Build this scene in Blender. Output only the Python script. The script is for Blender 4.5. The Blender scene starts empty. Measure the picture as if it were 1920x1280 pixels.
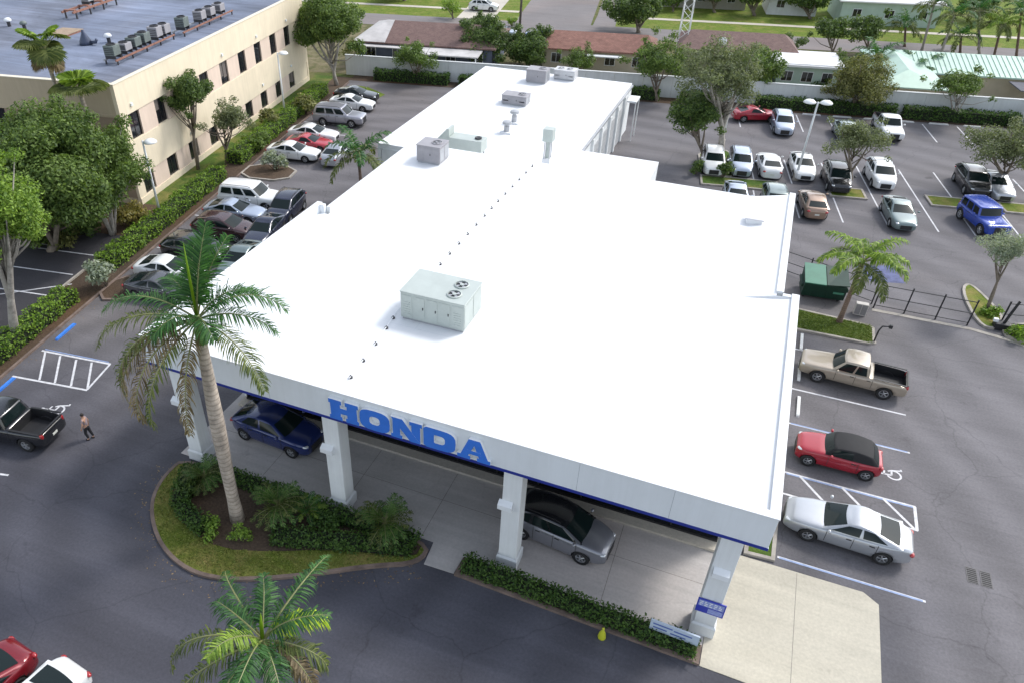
import bpy, bmesh, math, random
import numpy as np
from mathutils import Vector, Matrix

rad = math.radians
scn = bpy.context.scene
col = scn.collection
random.seed(11)
RNG = np.random.default_rng(11)

# ------------------------------------------------------------------ camera
F_PX, PCX, PCY = 1394.02, 827.75, 664.45          # focal length and principal point, photo pixels (1920 x 1280)
PITCH, YAW, HC = rad(36.0846), rad(-23.4894), 25.0
GA = rad(9.678)                                    # street grid against the dealership's grid
cd = bpy.data.cameras.new('camera')
cd.sensor_width = 36.0
cd.lens = F_PX / 1920 * 36
cd.shift_x = (960 - PCX) / 1920
cd.shift_y = (PCY - 640) / 1920
cd.clip_start, cd.clip_end = 0.1, 2000
cam = bpy.data.objects.new('camera', cd)
cam.location = (0, 0, HC)
cam.rotation_euler = (math.pi / 2 - PITCH, 0, -YAW)
col.objects.link(cam)
scn.camera = cam

# ------------------------------------------------------------------ sky, sun, exposure
SUN_AZ, SUN_EL = rad(38), rad(48)                  # clockwise from +Y, towards +X
w = bpy.data.worlds.new('World')
scn.world = w
w.use_nodes = True
nt = w.node_tree
bgn = nt.nodes['Background']
sky = nt.nodes.new('ShaderNodeTexSky')
sky.sky_type = 'NISHITA'
sky.sun_disc = False
sky.sun_elevation = SUN_EL
sky.sun_rotation = SUN_AZ
sky.air_density = 1.2
sky.dust_density = 1.6
sky.ozone_density = 1.0
# thin even cloud: most of the sky's blue is washed out
bw = nt.nodes.new('ShaderNodeRGBToBW')
nt.links.new(sky.outputs[0], bw.inputs[0])
mx = nt.nodes.new('ShaderNodeMix')
mx.data_type = 'RGBA'
mx.inputs[0].default_value = 0.62
nt.links.new(sky.outputs[0], mx.inputs[6])
nt.links.new(bw.outputs[0], mx.inputs[7])
nt.links.new(mx.outputs[2], bgn.inputs[0])
bgn.inputs[1].default_value = 0.15
sl = bpy.data.lights.new('sun', 'SUN')
sl.energy = 0.85
sl.angle = rad(10)
sl.color = (1.0, 0.965, 0.91)
so = bpy.data.objects.new('sun', sl)
sd = Vector((math.sin(SUN_AZ) * math.cos(SUN_EL), math.cos(SUN_AZ) * math.cos(SUN_EL), math.sin(SUN_EL)))
so.rotation_euler = sd.to_track_quat('Z', 'Y').to_euler()
so.location = (30, 60, 80)
col.objects.link(so)
vs = scn.view_settings
vs.view_transform = 'Standard'
vs.look = 'None'
vs.gamma = 1.0
vs.use_curve_mapping = False
vs.exposure = 1.25
scn.cycles.use_denoising = True
scn.cycles.max_bounces = 6
scn.cycles.transparent_max_bounces = 8

# ------------------------------------------------------------------ pixel <-> place
_f = np.array([math.sin(YAW) * math.cos(PITCH), math.cos(YAW) * math.cos(PITCH), -math.sin(PITCH)])
_r = np.array([math.cos(YAW), -math.sin(YAW), 0.0])
_d = np.cross(_f, _r)
_C = np.array([0, 0, HC])
CA, SA = math.cos(GA), math.sin(GA)


def G(px, py, z=0.0):
    d = _f + _r * (px - PCX) / F_PX + _d * (py - PCY) / F_PX
    t = (z - HC) / d[2]
    return Vector(_C + t * d)


def depth(P):
    return float((np.array(P) - _C) @ _f)


def proj(P):
    q = np.array(P) - _C
    return (q @ _r) / (q @ _f) * F_PX + PCX, (q @ _d) / (q @ _f) * F_PX + PCY


def SP(sx, sy, z=0.0):
    return Vector((CA * sx - SA * sy, SA * sx + CA * sy, z))


def GS(px, py, z=0.0):
    P = G(px, py, z)
    return (CA * P.x + SA * P.y, -SA * P.x + CA * P.y)


# ------------------------------------------------------------------ materials
MATS = {}


def nodemat(name):
    m = bpy.data.materials.new(name)
    m.use_nodes = True
    n = m.node_tree.nodes
    return m, n, m.node_tree.links, n['Principled BSDF']


def coords(n, kind):
    if kind == 'pos':
        return n.new('ShaderNodeNewGeometry').outputs['Position']
    return n.new('ShaderNodeTexCoord').outputs['Object']


def noise(n, l, co, scale, detail=4, rough=0.6, dist=0.0):
    t = n.new('ShaderNodeTexNoise')
    t.inputs['Scale'].default_value = scale
    t.inputs['Detail'].default_value = detail
    t.inputs['Roughness'].default_value = rough
    t.inputs['Distortion'].default_value = dist
    l.new(co, t.inputs['Vector'])
    return t.outputs[0]


def ramp(n, l, fac, stops):
    r = n.new('ShaderNodeValToRGB')
    cr = r.color_ramp
    while len(cr.elements) < len(stops):
        cr.elements.new(0.5)
    for e, (p, c) in zip(cr.elements, stops):
        e.position = p
        e.color = (*c, 1) if len(c) == 3 else c
    l.new(fac, r.inputs[0])
    return r.outputs[0]


def mixc(n, l, fac, a, b, mode='MIX'):
    m = n.new('ShaderNodeMix')
    m.data_type = 'RGBA'
    m.blend_type = mode
    for s, v in ((m.inputs[0], fac), (m.inputs[6], a), (m.inputs[7], b)):
        if isinstance(v, (int, float)):
            s.default_value = v
        elif isinstance(v, tuple):
            s.default_value = (*v, 1)
        else:
            l.new(v, s)
    return m.outputs[2]


def mth(n, l, op, a, b=0.0):
    m = n.new('ShaderNodeMath')
    m.operation = op
    for s, v in ((m.inputs[0], a), (m.inputs[1], b)):
        if isinstance(v, (int, float)):
            s.default_value = v
        else:
            l.new(v, s)
    return m.outputs[0]


def bump(n, l, b, h, strength=0.3, dist=0.02):
    k = n.new('ShaderNodeBump')
    k.inputs['Strength'].default_value = strength
    k.inputs['Distance'].default_value = dist
    l.new(h, k.inputs['Height'])
    l.new(k.outputs[0], b.inputs['Normal'])


def mat(name, c, rough=0.6, metal=0.0, var=0.12, scale=3.0, bmp=0.0, bscale=40.0, kind='obj', coat=0.0, spec=0.5):
    if name in MATS:
        return MATS[name]
    m, n, l, b = nodemat(name)
    co = coords(n, kind)
    if var:
        f = noise(n, l, co, scale, 5, 0.65)
        lo = tuple(x * (1 - var * 1.6) for x in c)
        hi = tuple(min(1, x * (1 + var)) for x in c)
        l.new(ramp(n, l, f, [(0.25, lo), (0.55, c), (0.8, hi)]), b.inputs['Base Color'])
    else:
        b.inputs['Base Color'].default_value = (*c, 1)
    b.inputs['Roughness'].default_value = rough
    b.inputs['Metallic'].default_value = metal
    b.inputs['Coat Weight'].default_value = coat
    b.inputs['Coat Roughness'].default_value = 0.04
    b.inputs['Specular IOR Level'].default_value = spec
    if bmp:
        bump(n, l, b, noise(n, l, co, bscale, 3), bmp)
    MATS[name] = m
    return m


def ground_mat(name, c, patches=0.25, warm=(1.1, 1.02, 0.9), streak=0.15, rough=0.85, fine=0.2, cracks=0.0, bmp=0.25, angle=0.0, worn=False):
    """weathered paving: large patches, stretched tyre streaks, fine grain, optional cracks"""
    m, n, l, b = nodemat(name)
    co = coords(n, 'pos')
    mp = n.new('ShaderNodeMapping')
    mp.inputs['Rotation'].default_value = (0, 0, angle)
    l.new(co, mp.inputs[0])
    big = noise(n, l, mp.outputs[0], 0.09, 5, 0.6, 0.6)
    lo = tuple(x * (1 - patches) for x in c)
    hi = tuple(x * (1 + patches) for x in c)
    base = ramp(n, l, big, [(0.3, lo), (0.5, c), (0.72, hi)])
    w1 = ramp(n, l, noise(n, l, mp.outputs[0], 0.05, 3, 0.5, 1.2), [(0.45, (0, 0, 0)), (0.75, (1, 1, 1))])
    base = mixc(n, l, w1, base, mixc(n, l, 1.0, base, warm, 'MULTIPLY'))
    mp2 = n.new('ShaderNodeMapping')
    mp2.inputs['Scale'].default_value = (0.12, 1.6, 1)
    mp2.inputs['Rotation'].default_value = (0, 0, angle + 0.3)
    l.new(co, mp2.inputs[0])
    st = noise(n, l, mp2.outputs[0], 0.7, 5, 0.65, 0.5)
    base = mixc(n, l, 1.0, base, ramp(n, l, st, [(0.35, (1 - streak,) * 3), (0.6, (1, 1, 1)), (0.78, (1 + streak,) * 3)]), 'MULTIPLY')
    if worn:      # the front drive was sealed later and is darker than the bays
        sx_ = n.new('ShaderNodeSeparateXYZ')
        l.new(co, sx_.inputs[0])
        wob = mth(n, l, 'MULTIPLY', noise(n, l, co, 0.12, 4, 0.6), 10.0)
        def sstep(v, a, b2):
            mr = n.new('ShaderNodeMapRange')
            mr.interpolation_type = 'SMOOTHSTEP'
            mr.inputs['From Min'].default_value = a
            mr.inputs['From Max'].default_value = b2
            l.new(v, mr.inputs['Value'])
            return mr.outputs[0]
        fy = sstep(mth(n, l, 'ADD', sx_.outputs['Y'], wob), 19.0, 34.0)
        fx = sstep(mth(n, l, 'ADD', sx_.outputs['X'], wob), 10.0, 18.0)
        newer = mth(n, l, 'MAXIMUM', fy, fx)
        mpw = n.new('ShaderNodeMapping')
        mpw.inputs['Location'].default_value = (16.5, -17.5, 0)
        l.new(co, mpw.inputs[0])
        wv = n.new('ShaderNodeTexWave')
        wv.wave_type = 'RINGS'
        wv.rings_direction = 'Z'
        wv.inputs['Scale'].default_value = 0.11
        wv.inputs['Distortion'].default_value = 7.0
        wv.inputs['Detail'].default_value = 4
        wv.inputs['Detail Scale'].default_value = 0.35
        l.new(mpw.outputs[0], wv.inputs[0])
        arcs = ramp(n, l, wv.outputs[0], [(0.0, (0.90, 0.90, 0.90)), (0.5, (1.0, 1.0, 1.0)), (1.0, (1.13, 1.13, 1.13))])
        base = mixc(n, l, 1.0, base, arcs, 'MULTIPLY')
        oil = ramp(n, l, noise(n, l, co, 0.75, 2, 0.4), [(0.70, (1, 1, 1)), (0.78, (0.62, 0.61, 0.62))])
        base = mixc(n, l, newer, base, mixc(n, l, 1.0, base, oil, 'MULTIPLY'))
        base = mixc(n, l, newer, mixc(n, l, 1.0, base, (0.52, 0.53, 0.59), 'MULTIPLY'), mixc(n, l, 1.0, base, (1.12, 1.06, 1.0), 'MULTIPLY'))
    fi = noise(n, l, co, 9.0, 6, 0.75)
    base = mixc(n, l, 1.0, base, ramp(n, l, fi, [(0.3, (1 - fine,) * 3), (0.7, (1 + fine,) * 3)]), 'MULTIPLY')
    sp = noise(n, l, mp.outputs[0], 0.55, 4, 0.7)
    base = mixc(n, l, 1.0, base, ramp(n, l, sp, [(0.62, (1, 1, 1)), (0.76, (0.72, 0.71, 0.72))]), 'MULTIPLY')
    if cracks:
        v = n.new('ShaderNodeTexVoronoi')
        v.feature = 'DISTANCE_TO_EDGE'
        v.inputs['Scale'].default_value = 0.16
        dn = n.new('ShaderNodeVectorMath')
        dn.operation = 'ADD'
        t = n.new('ShaderNodeTexNoise')
        t.inputs['Scale'].default_value = 0.8
        t.inputs['Detail'].default_value = 5
        l.new(co, t.inputs['Vector'])
        l.new(co, dn.inputs[0])
        l.new(t.outputs['Color'], dn.inputs[1])
        l.new(dn.outputs[0], v.inputs['Vector'])
        cr = ramp(n, l, v.outputs['Distance'], [(0.0, (1 - cracks,) * 3), (0.006, (1, 1, 1))])
        base = mixc(n, l, 1.0, base, cr, 'MULTIPLY')
    l.new(base, b.inputs['Base Color'])
    b.inputs['Roughness'].default_value = rough
    b.inputs['Specular IOR Level'].default_value = 0.3
    bump(n, l, b, noise(n, l, co, 60, 3), bmp)
    MATS[name] = m
    return m


def streak_paint(name, c, rough=0.6, depth=0.10):
    """painted render with faint rain streaks running down and scuffed patches"""
    m, n, l, b = nodemat(name)
    co = coords(n, 'pos')
    mp = n.new('ShaderNodeMapping')
    mp.inputs['Scale'].default_value = (2.6, 2.6, 0.16)
    l.new(co, mp.inputs[0])
    k = ramp(n, l, noise(n, l, mp.outputs[0], 1.3, 5, 0.7), [(0.36, (1 - depth, 1 - depth, 1 - depth * 1.1)), (0.62, (1.0, 1.0, 1.0))])
    p = ramp(n, l, noise(n, l, co, 0.7, 5, 0.65), [(0.3, (1 - depth * .6,) * 3), (0.6, (1.02, 1.02, 1.02))])
    cc = mixc(n, l, 1.0, mixc(n, l, 1.0, c, k, 'MULTIPLY'), p, 'MULTIPLY')
    l.new(cc, b.inputs['Base Color'])
    b.inputs['Roughness'].default_value = rough
    bump(n, l, b, noise(n, l, co, 30, 3), 0.08)
    MATS[name] = m
    return m


def grass_mat(name, a, b_, dry, dryness=0.5):
    m, n, l, b = nodemat(name)
    co = coords(n, 'pos')
    f = noise(n, l, co, 1.6, 6, 0.75)
    c = ramp(n, l, f, [(0.3, a), (0.65, b_)])
    g = noise(n, l, co, 0.55, 5, 0.65, 0.5)
    c = mixc(n, l, ramp(n, l, g, [(0.62 - dryness * 0.3, (0, 0, 0)), (0.82 - dryness * 0.2, (1, 1, 1))]), c, dry)
    fi = noise(n, l, co, 22, 4, 0.8)
    c = mixc(n, l, 1.0, c, ramp(n, l, fi, [(0.3, (0.55,) * 3), (0.7, (1.35,) * 3)]), 'MULTIPLY')
    l.new(c, b.inputs['Base Color'])
    b.inputs['Roughness'].default_value = 0.95
    b.inputs['Specular IOR Level'].default_value = 0.15
    bump(n, l, b, fi, 0.8, 0.05)
    MATS[name] = m
    return m


def leaf_mat(name, dark, light, trans=0.36, rough=0.55):
    """leaf colour varies leaf by leaf (face attribute) and slowly through the crown"""
    m, n, l, b = nodemat(name)
    at = n.new('ShaderNodeAttribute')
    at.attribute_name = 'rnd'
    co = coords(n, 'obj')
    f = mth(n, l, 'ADD', mth(n, l, 'MULTIPLY', at.outputs['Fac'], 0.65), mth(n, l, 'MULTIPLY', noise(n, l, co, 0.5, 3), 0.5))
    dark = tuple(x * 1.35 for x in dark)
    light = tuple(x * 1.08 for x in light)
    mid = tuple((x + y) * 0.47 for x, y in zip(dark, light))
    c = ramp(n, l, f, [(0.2, dark), (0.55, mid), (0.92, light)])
    l.new(c, b.inputs['Base Color'])
    b.inputs['Roughness'].default_value = rough
    b.inputs['Specular IOR Level'].default_value = 0.35
    if trans:
        tr = n.new('ShaderNodeBsdfTranslucent')
        l.new(mixc(n, l, 1.0, c, (1.2, 1.25, 0.6), 'MULTIPLY'), tr.inputs[0])
        mx = n.new('ShaderNodeMixShader')
        mx.inputs[0].default_value = trans
        l.new(b.outputs[0], mx.inputs[1])
        l.new(tr.outputs[0], mx.inputs[2])
        l.new(mx.outputs[0], n['Material Output'].inputs['Surface'])
    MATS[name] = m
    return m


def bark_mat(name, c, ring=0.0):
    m, n, l, b = nodemat(name)
    co = coords(n, 'obj')
    f = noise(n, l, co, 3.0, 6, 0.7)
    cc = ramp(n, l, f, [(0.3, tuple(x * 0.55 for x in c)), (0.7, tuple(min(1, x * 1.3) for x in c))])
    if ring:
        wv = n.new('ShaderNodeTexWave')
        wv.bands_direction = 'Z'
        wv.inputs['Scale'].default_value = ring
        wv.inputs['Distortion'].default_value = 2.0
        l.new(co, wv.inputs[0])
        cc = mixc(n, l, 1.0, cc, ramp(n, l, wv.outputs[0], [(0.0, (0.72,) * 3), (0.35, (1.05,) * 3)]), 'MULTIPLY')
    l.new(cc, b.inputs['Base Color'])
    b.inputs['Roughness'].default_value = 0.9
    bump(n, l, b, f, 0.5, 0.03)
    MATS[name] = m
    return m


def roof_white():
    m, n, l, b = nodemat('white_membrane')
    co = coords(n, 'pos')
    f = noise(n, l, co, 0.28, 6, 0.65, 0.4)
    c = ramp(n, l, f, [(0.35, (0.70, 0.715, 0.735)), (0.6, (0.76, 0.77, 0.78))])
    br = n.new('ShaderNodeTexBrick')
    br.inputs['Scale'].default_value = 0.5
    br.inputs['Brick Width'].default_value = 6.0
    br.inputs['Row Height'].default_value = 0.95
    br.inputs['Mortar Size'].default_value = 0.006
    br.inputs['Color1'].default_value = br.inputs['Color2'].default_value = (1, 1, 1, 1)
    br.inputs['Mortar'].default_value = (0.90, 0.91, 0.93, 1)
    l.new(co, br.inputs['Vector'])
    c = mixc(n, l, 1.0, c, br.outputs[0], 'MULTIPLY')
    st = ramp(n, l, noise(n, l, co, 0.9, 5, 0.7), [(0.64, (1, 1, 1)), (0.80, (0.80, 0.795, 0.78))])
    c = mixc(n, l, 1.0, c, st, 'MULTIPLY')
    l.new(c, b.inputs['Base Color'])
    b.inputs['Roughness'].default_value = 0.6
    bump(n, l, b, noise(n, l, co, 5, 4), 0.06, 0.02)
    MATS['white_membrane'] = m
    return m


def tile_mat(name, a, b_, scale=2.2, ang=0.0):
    m, n, l, b = nodemat(name)
    co = coords(n, 'obj')
    mp = n.new('ShaderNodeMapping')
    mp.inputs['Rotation'].default_value = (0, 0, ang)
    l.new(co, mp.inputs[0])
    f = noise(n, l, co, 1.5, 6, 0.7)
    c = ramp(n, l, f, [(0.3, a), (0.7, b_)])
    br = n.new('ShaderNodeTexBrick')
    br.inputs['Scale'].default_value = scale
    br.inputs['Color1'].default_value = (1, 1, 1, 1)
    br.inputs['Color2'].default_value = (0.75, 0.75, 0.75, 1)
    br.inputs['Mortar'].default_value = (0.45, 0.45, 0.45, 1)
    br.inputs['Mortar Size'].default_value = 0.03
    l.new(mp.outputs[0], br.inputs['Vector'])
    c = mixc(n, l, 1.0, c, br.outputs[0], 'MULTIPLY')
    l.new(c, b.inputs['Base Color'])
    b.inputs['Roughness'].default_value = 0.85
    MATS[name] = m
    return m


def paint(name, c, metal=0.0, rough=0.28):
    k = 'paint_' + name
    if k not in MATS:
        m = mat(k, c, rough, metal, 0.05, 1.2, coat=0.8, spec=0.5)
    return MATS[k]


ASPH = ground_mat('asphalt', (0.128, 0.129, 0.145), 0.12, (1.08, 1.02, 0.95), 0.13, 0.8, 0.2, 0.22, worn=True)
ASPH2 = ground_mat('older_asphalt', (0.045, 0.044, 0.05), 0.2, (1.1, 1.03, 0.96), 0.12, 0.85, 0.2, 0.12, angle=GA)
STREET = ground_mat('street_asphalt', (0.20, 0.185, 0.185), 0.15, (1.12, 1.0, 0.92), 0.1, 0.9, 0.15, 0.15, angle=GA)
CONC = ground_mat('concrete_paving', (0.52, 0.485, 0.40), 0.12, (1.04, 1.0, 0.90), 0.12, 0.85, 0.12, 0.0, 0.1)
CONC_D = ground_mat('driveway_concrete', (0.50, 0.475, 0.455), 0.14, (1.1, 1.0, 0.95), 0.16, 0.85, 0.1, 0.08, 0.1)
WALK = ground_mat('sidewalk_concrete', (0.50, 0.46, 0.40), 0.12, (1.0, 0.98, 0.9), 0.05, 0.9, 0.15, 0.0, 0.1, angle=GA)
SOIL = ground_mat('mulch_soil', (0.085, 0.06, 0.042), 0.35, (1.3, 1.0, 0.7), 0.1, 0.95, 0.5, 0.0, 0.8)
KERB = mat('kerb_concrete', (0.36, 0.33, 0.29), 0.9, 0, 0.25, 1.5, 0.3, kind='pos')
KERB_BROWN = mat('stained_kerb_concrete', (0.19, 0.14, 0.115), 0.9, 0, 0.35, 1.5, 0.3, kind='pos')
LAWN = grass_mat('lawn_grass', (0.035, 0.075, 0.015), (0.10, 0.16, 0.03), (0.22, 0.20, 0.065), 0.5)
LAWN_DRY = grass_mat('dry_lawn_grass', (0.075, 0.115, 0.015), (0.18, 0.225, 0.04), (0.29, 0.23, 0.085), 0.6)
LAWN_FAR = grass_mat('verge_grass', (0.07, 0.12, 0.015), (0.17, 0.22, 0.035), (0.24, 0.22, 0.07), 0.4)
LINE = mat('white_road_paint', (0.62, 0.62, 0.64), 0.7, 0, 0.22, 4.0, kind='pos')
LINE_BLUE = mat('blue_road_paint', (0.24, 0.32, 0.52), 0.6, 0, 0.2, 4.0, kind='pos')
ROOFW = roof_white()
WHITE = streak_paint('white_stucco', (0.76, 0.78, 0.79), 0.75, 0.08)
FASCIA = streak_paint('pale_fascia_paint', (0.75, 0.78, 0.81), 0.55, 0.045)
BLUE = mat('sign_blue', (0.045, 0.19, 0.70), 0.35, 0, 0.06, 2.0)
BLUE_D = mat('trim_blue', (0.02, 0.035, 0.26), 0.4, 0, 0.05, 2.0)
LETTERW = mat('letter_white', (0.78, 0.80, 0.82), 0.4, 0, 0.03, 2.0)
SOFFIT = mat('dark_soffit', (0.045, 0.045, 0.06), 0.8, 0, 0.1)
GLASS_D = mat('dark_glazing', (0.012, 0.014, 0.018), 0.06, 0, 0, spec=0.7)
CARGLASS = mat('car_glass', (0.008, 0.015, 0.015), 0.05, 0, 0, spec=0.28)
RUBBER = mat('black_rubber', (0.015, 0.015, 0.016), 0.8, 0, 0.2, 8)
RIM = mat('alloy_rim', (0.52, 0.53, 0.55), 0.3, 0.8, 0.05)
TRIM = mat('black_trim', (0.02, 0.02, 0.022), 0.5, 0, 0.1)
LAMP = mat('headlamp_lens', (0.72, 0.75, 0.78), 0.1, 0.3, 0.05, coat=1)
TAIL = mat('tail_lamp_red', (0.35, 0.012, 0.015), 0.15, 0, 0.05, coat=1)
PLATE = mat('plate_white', (0.65, 0.66, 0.6), 0.5, 0, 0.05)
GALV = mat('galvanised_metal', (0.42, 0.43, 0.45), 0.45, 0.5, 0.12, 2.0)
UNIT = mat('unit_casing_green_grey', (0.44, 0.485, 0.46), 0.5, 0.1, 0.06, 1.2)
UNIT2 = mat('unit_casing_grey', (0.33, 0.32, 0.34), 0.55, 0.1, 0.1, 1.5)
DARKM = mat('dark_metal', (0.05, 0.05, 0.055), 0.5, 0.4, 0.15, 4)
LAMPW = mat('lamp_white', (0.72, 0.74, 0.74), 0.4, 0, 0.04)
CREAM = streak_paint('cream_stucco', (0.76, 0.66, 0.50), 0.85, 0.08)
PINK = streak_paint('pink_stucco', (0.72, 0.58, 0.48), 0.85, 0.08)
TANROOF = ground_mat('blue_grey_roof', (0.17, 0.20, 0.275), 0.4, (1.15, 1.05, 0.95), 0.3, 0.75, 0.12, 0.0, 0.1, angle=GA)
RUST = mat('rusty_steel', (0.30, 0.15, 0.11), 0.85, 0.1, 0.3, 3)
BARK = bark_mat('bark_grey', (0.20, 0.165, 0.13))
BARK_PALE = bark_mat('bark_pale', (0.36, 0.33, 0.29))
PALMBARK = bark_mat('palm_bark_grey', (0.43, 0.365, 0.30), 1.4)
PALMBARK2 = bark_mat('palm_bark_brown', (0.19, 0.13, 0.10), 2.5)
SHAFT = mat('palm_crownshaft', (0.16, 0.20, 0.055), 0.5, 0, 0.25, 3)
L_DARK = leaf_mat('leaf_dark', (0.016, 0.040, 0.011), (0.14, 0.21, 0.05))
L_MID = leaf_mat('leaf_mid', (0.028, 0.060, 0.014), (0.18, 0.26, 0.06))
L_BRIGHT = leaf_mat('leaf_bright', (0.045, 0.10, 0.012), (0.27, 0.40, 0.06), 0.35)
L_OLIVE = leaf_mat('leaf_olive', (0.04, 0.055, 0.016), (0.25, 0.25, 0.085))
L_GREY = leaf_mat('leaf_grey_green', (0.045, 0.065, 0.03), (0.24, 0.27, 0.14))
L_SILVER = leaf_mat('leaf_silver', (0.09, 0.12, 0.085), (0.42, 0.47, 0.37))
L_YELLOW = leaf_mat('leaf_yellow', (0.20, 0.20, 0.02), (0.55, 0.50, 0.06))
L_HEDGE = leaf_mat('leaf_hedge', (0.035, 0.085, 0.010), (0.23, 0.36, 0.04))
L_HEDGE_D = leaf_mat('leaf_hedge_dark', (0.014, 0.042, 0.010), (0.10, 0.18, 0.035))
P_GREEN = leaf_mat('palm_green', (0.010, 0.045, 0.015), (0.075, 0.19, 0.045))
P_MIDG = leaf_mat('palm_mid_green', (0.03, 0.075, 0.02), (0.15, 0.26, 0.06))
P_OLIVE = leaf_mat('palm_olive', (0.025, 0.05, 0.010), (0.17, 0.20, 0.055))
P_BROWN = leaf_mat('palm_brown', (0.06, 0.045, 0.025), (0.27, 0.21, 0.12))
P_LIGHT = leaf_mat('palm_light', (0.05, 0.11, 0.015), (0.30, 0.42, 0.06), 0.35)
P_SPEAR = leaf_mat('palm_new_leaf', (0.12, 0.22, 0.01), (0.50, 0.62, 0.04), 0.4)
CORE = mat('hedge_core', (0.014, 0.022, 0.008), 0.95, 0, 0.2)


# ------------------------------------------------------------------ mesh building
class MB:
    def __init__(s):
        s.v, s.f, s.m = [], [], []

    def add(s, vs_, fs, mi=0):
        o = len(s.v)
        s.v.extend([tuple(p) for p in vs_])
        s.f.extend([tuple(i + o for i in f) for f in fs])
        s.m.extend([mi] * len(fs))
        return s

    def box(s, x0, y0, z0, x1, y1, z1, mi=0):
        x0, x1 = min(x0, x1), max(x0, x1)
        y0, y1 = min(y0, y1), max(y0, y1)
        return s.add([(x0, y0, z0), (x1, y0, z0), (x1, y1, z0), (x0, y1, z0), (x0, y0, z1), (x1, y0, z1), (x1, y1, z1), (x0, y1, z1)],
                     [(0, 3, 2, 1), (4, 5, 6, 7), (0, 1, 5, 4), (1, 2, 6, 5), (2, 3, 7, 6), (3, 0, 4, 7)], mi)

    def prism(s, poly, z0, z1, mi=0, top=None):
        k = len(poly)
        a = sum(poly[i][0] * poly[(i + 1) % k][1] - poly[(i + 1) % k][0] * poly[i][1] for i in range(k))
        if a < 0:
            poly = poly[::-1]
        vs_ = [(p[0], p[1], z0) for p in poly] + [(p[0], p[1], z1) for p in poly]
        s.add(vs_, [tuple(range(k))[::-1]] + [(i, (i + 1) % k, (i + 1) % k + k, i + k) for i in range(k)], mi)
        o = len(s.v) - 2 * k
        s.f.append(tuple(range(o + k, o + 2 * k)))
        s.m.append(mi if top is None else top)
        return s

    def xzprism(s, poly, y0, y1, mi=0, side=None):
        """polygon in the XZ plane pushed from y0 (front) to y1"""
        k = len(poly)
        a = sum(poly[i][0] * poly[(i + 1) % k][1] - poly[(i + 1) % k][0] * poly[i][1] for i in range(k))
        if a < 0:
            poly = poly[::-1]
        vs_ = [(p[0], y0, p[1]) for p in poly] + [(p[0], y1, p[1]) for p in poly]
        s.add(vs_, [tuple(range(k)), tuple(range(k, 2 * k))[::-1]], mi)
        o = len(s.v) - 2 * k
        for i in range(k):
            s.f.append((o + (i + 1) % k, o + i, o + i + k, o + (i + 1) % k + k))
            s.m.append(mi if side is None else side)
        return s

    def tube(s, pts, rads, n=8, mi=0):
        pts = [Vector(p) for p in pts]
        rings = []
        for i, p in enumerate(pts):
            t = (pts[min(i + 1, len(pts) - 1)] - pts[max(i - 1, 0)]).normalized()
            u = t.cross(Vector((0.3, 0.9, 0.2)))
            if u.length < 1e-3:
                u = t.cross(Vector((1, 0, 0)))
            u.normalize()
            w_ = t.cross(u)
            r = rads[i] if isinstance(rads, (list, tuple)) else rads
            rings.append([p + (u * math.cos(2 * math.pi * k / n) + w_ * math.sin(2 * math.pi * k / n)) * r for k in range(n)])
        vs_ = [q for r_ in rings for q in r_]
        fs = []
        for i in range(len(rings) - 1):
            for k in range(n):
                fs.append((i * n + k, i * n + (k + 1) % n, (i + 1) * n + (k + 1) % n, (i + 1) * n + k))
        fs.append(tuple(range(n))[::-1])
        fs.append(tuple(range((len(rings) - 1) * n, len(rings) * n)))
        return s.add(vs_, fs, mi)

    def lathe(s, prof, n=16, c=(0, 0, 0), axis='z', mi=0):
        vs_, fs = [], []
        for r, z in prof:
            for k in range(n):
                a = 2 * math.pi * k / n
                x, y = r * math.cos(a), r * math.sin(a)
                p = (x, y, z) if axis == 'z' else ((z, x, y) if axis == 'x' else (y, z, x))
                vs_.append((p[0] + c[0], p[1] + c[1], p[2] + c[2]))
        for i in range(len(prof) - 1):
            for k in range(n):
                fs.append((i * n + k, i * n + (k + 1) % n, (i + 1) * n + (k + 1) % n, (i + 1) * n + k))
        fs.append(tuple(range(n))[::-1])
        fs.append(tuple(range((len(prof) - 1) * n, len(prof) * n)))
        return s.add(vs_, fs, mi)

    def mesh(s, name, mats, smooth=False):
        me = bpy.data.meshes.new(name)
        me.from_pydata(s.v, [], s.f)
        for m in (mats if isinstance(mats, (list, tuple)) else [mats]):
            me.materials.append(m)
        me.polygons.foreach_set('material_index', s.m)
        if smooth:
            me.polygons.foreach_set('use_smooth', [True] * len(s.f))
        me.update()
        return me

    def obj(s, name, mats, parent=None, smooth=False, world=False, loc=None, rz=None):
        me = s.mesh(name, mats, smooth)
        return link(name, me, parent, world, loc, rz)


def link(name, me, parent=None, world=False, loc=None, rz=None):
    o = bpy.data.objects.new(name, me)
    col.objects.link(o)
    if parent is not None:
        if world:
            me.transform(parent.matrix_basis.inverted())
        o.parent = parent
    if loc is not None:
        o.location = loc
    if rz is not None:
        o.rotation_euler = (0, 0, rz)
    return o


def tag(o, label, cat, group=None, kind=None):
    o['label'] = label
    if cat:
        o['category'] = cat
    if group:
        o['group'] = group
    if kind:
        o['kind'] = kind
    return o


def thing(name, label, cat, loc=(0, 0, 0), rz=0.0, group=None):
    o = bpy.data.objects.new(name, None)
    o.empty_display_size = 0.3
    col.objects.link(o)
    o.location = loc
    o.rotation_euler = (0, 0, rz)
    return tag(o, label, cat, group)


def struct(name, mb, mats, parent=None):
    o = mb.obj(name, mats, parent)
    if parent is None:
        o['kind'] = 'structure'
    return o


def bevel(o, wd=0.02, seg=2):
    m = o.modifiers.new('bevel', 'BEVEL')
    m.width = wd
    m.segments = seg
    m.limit_method = 'ANGLE'
    return o


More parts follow.
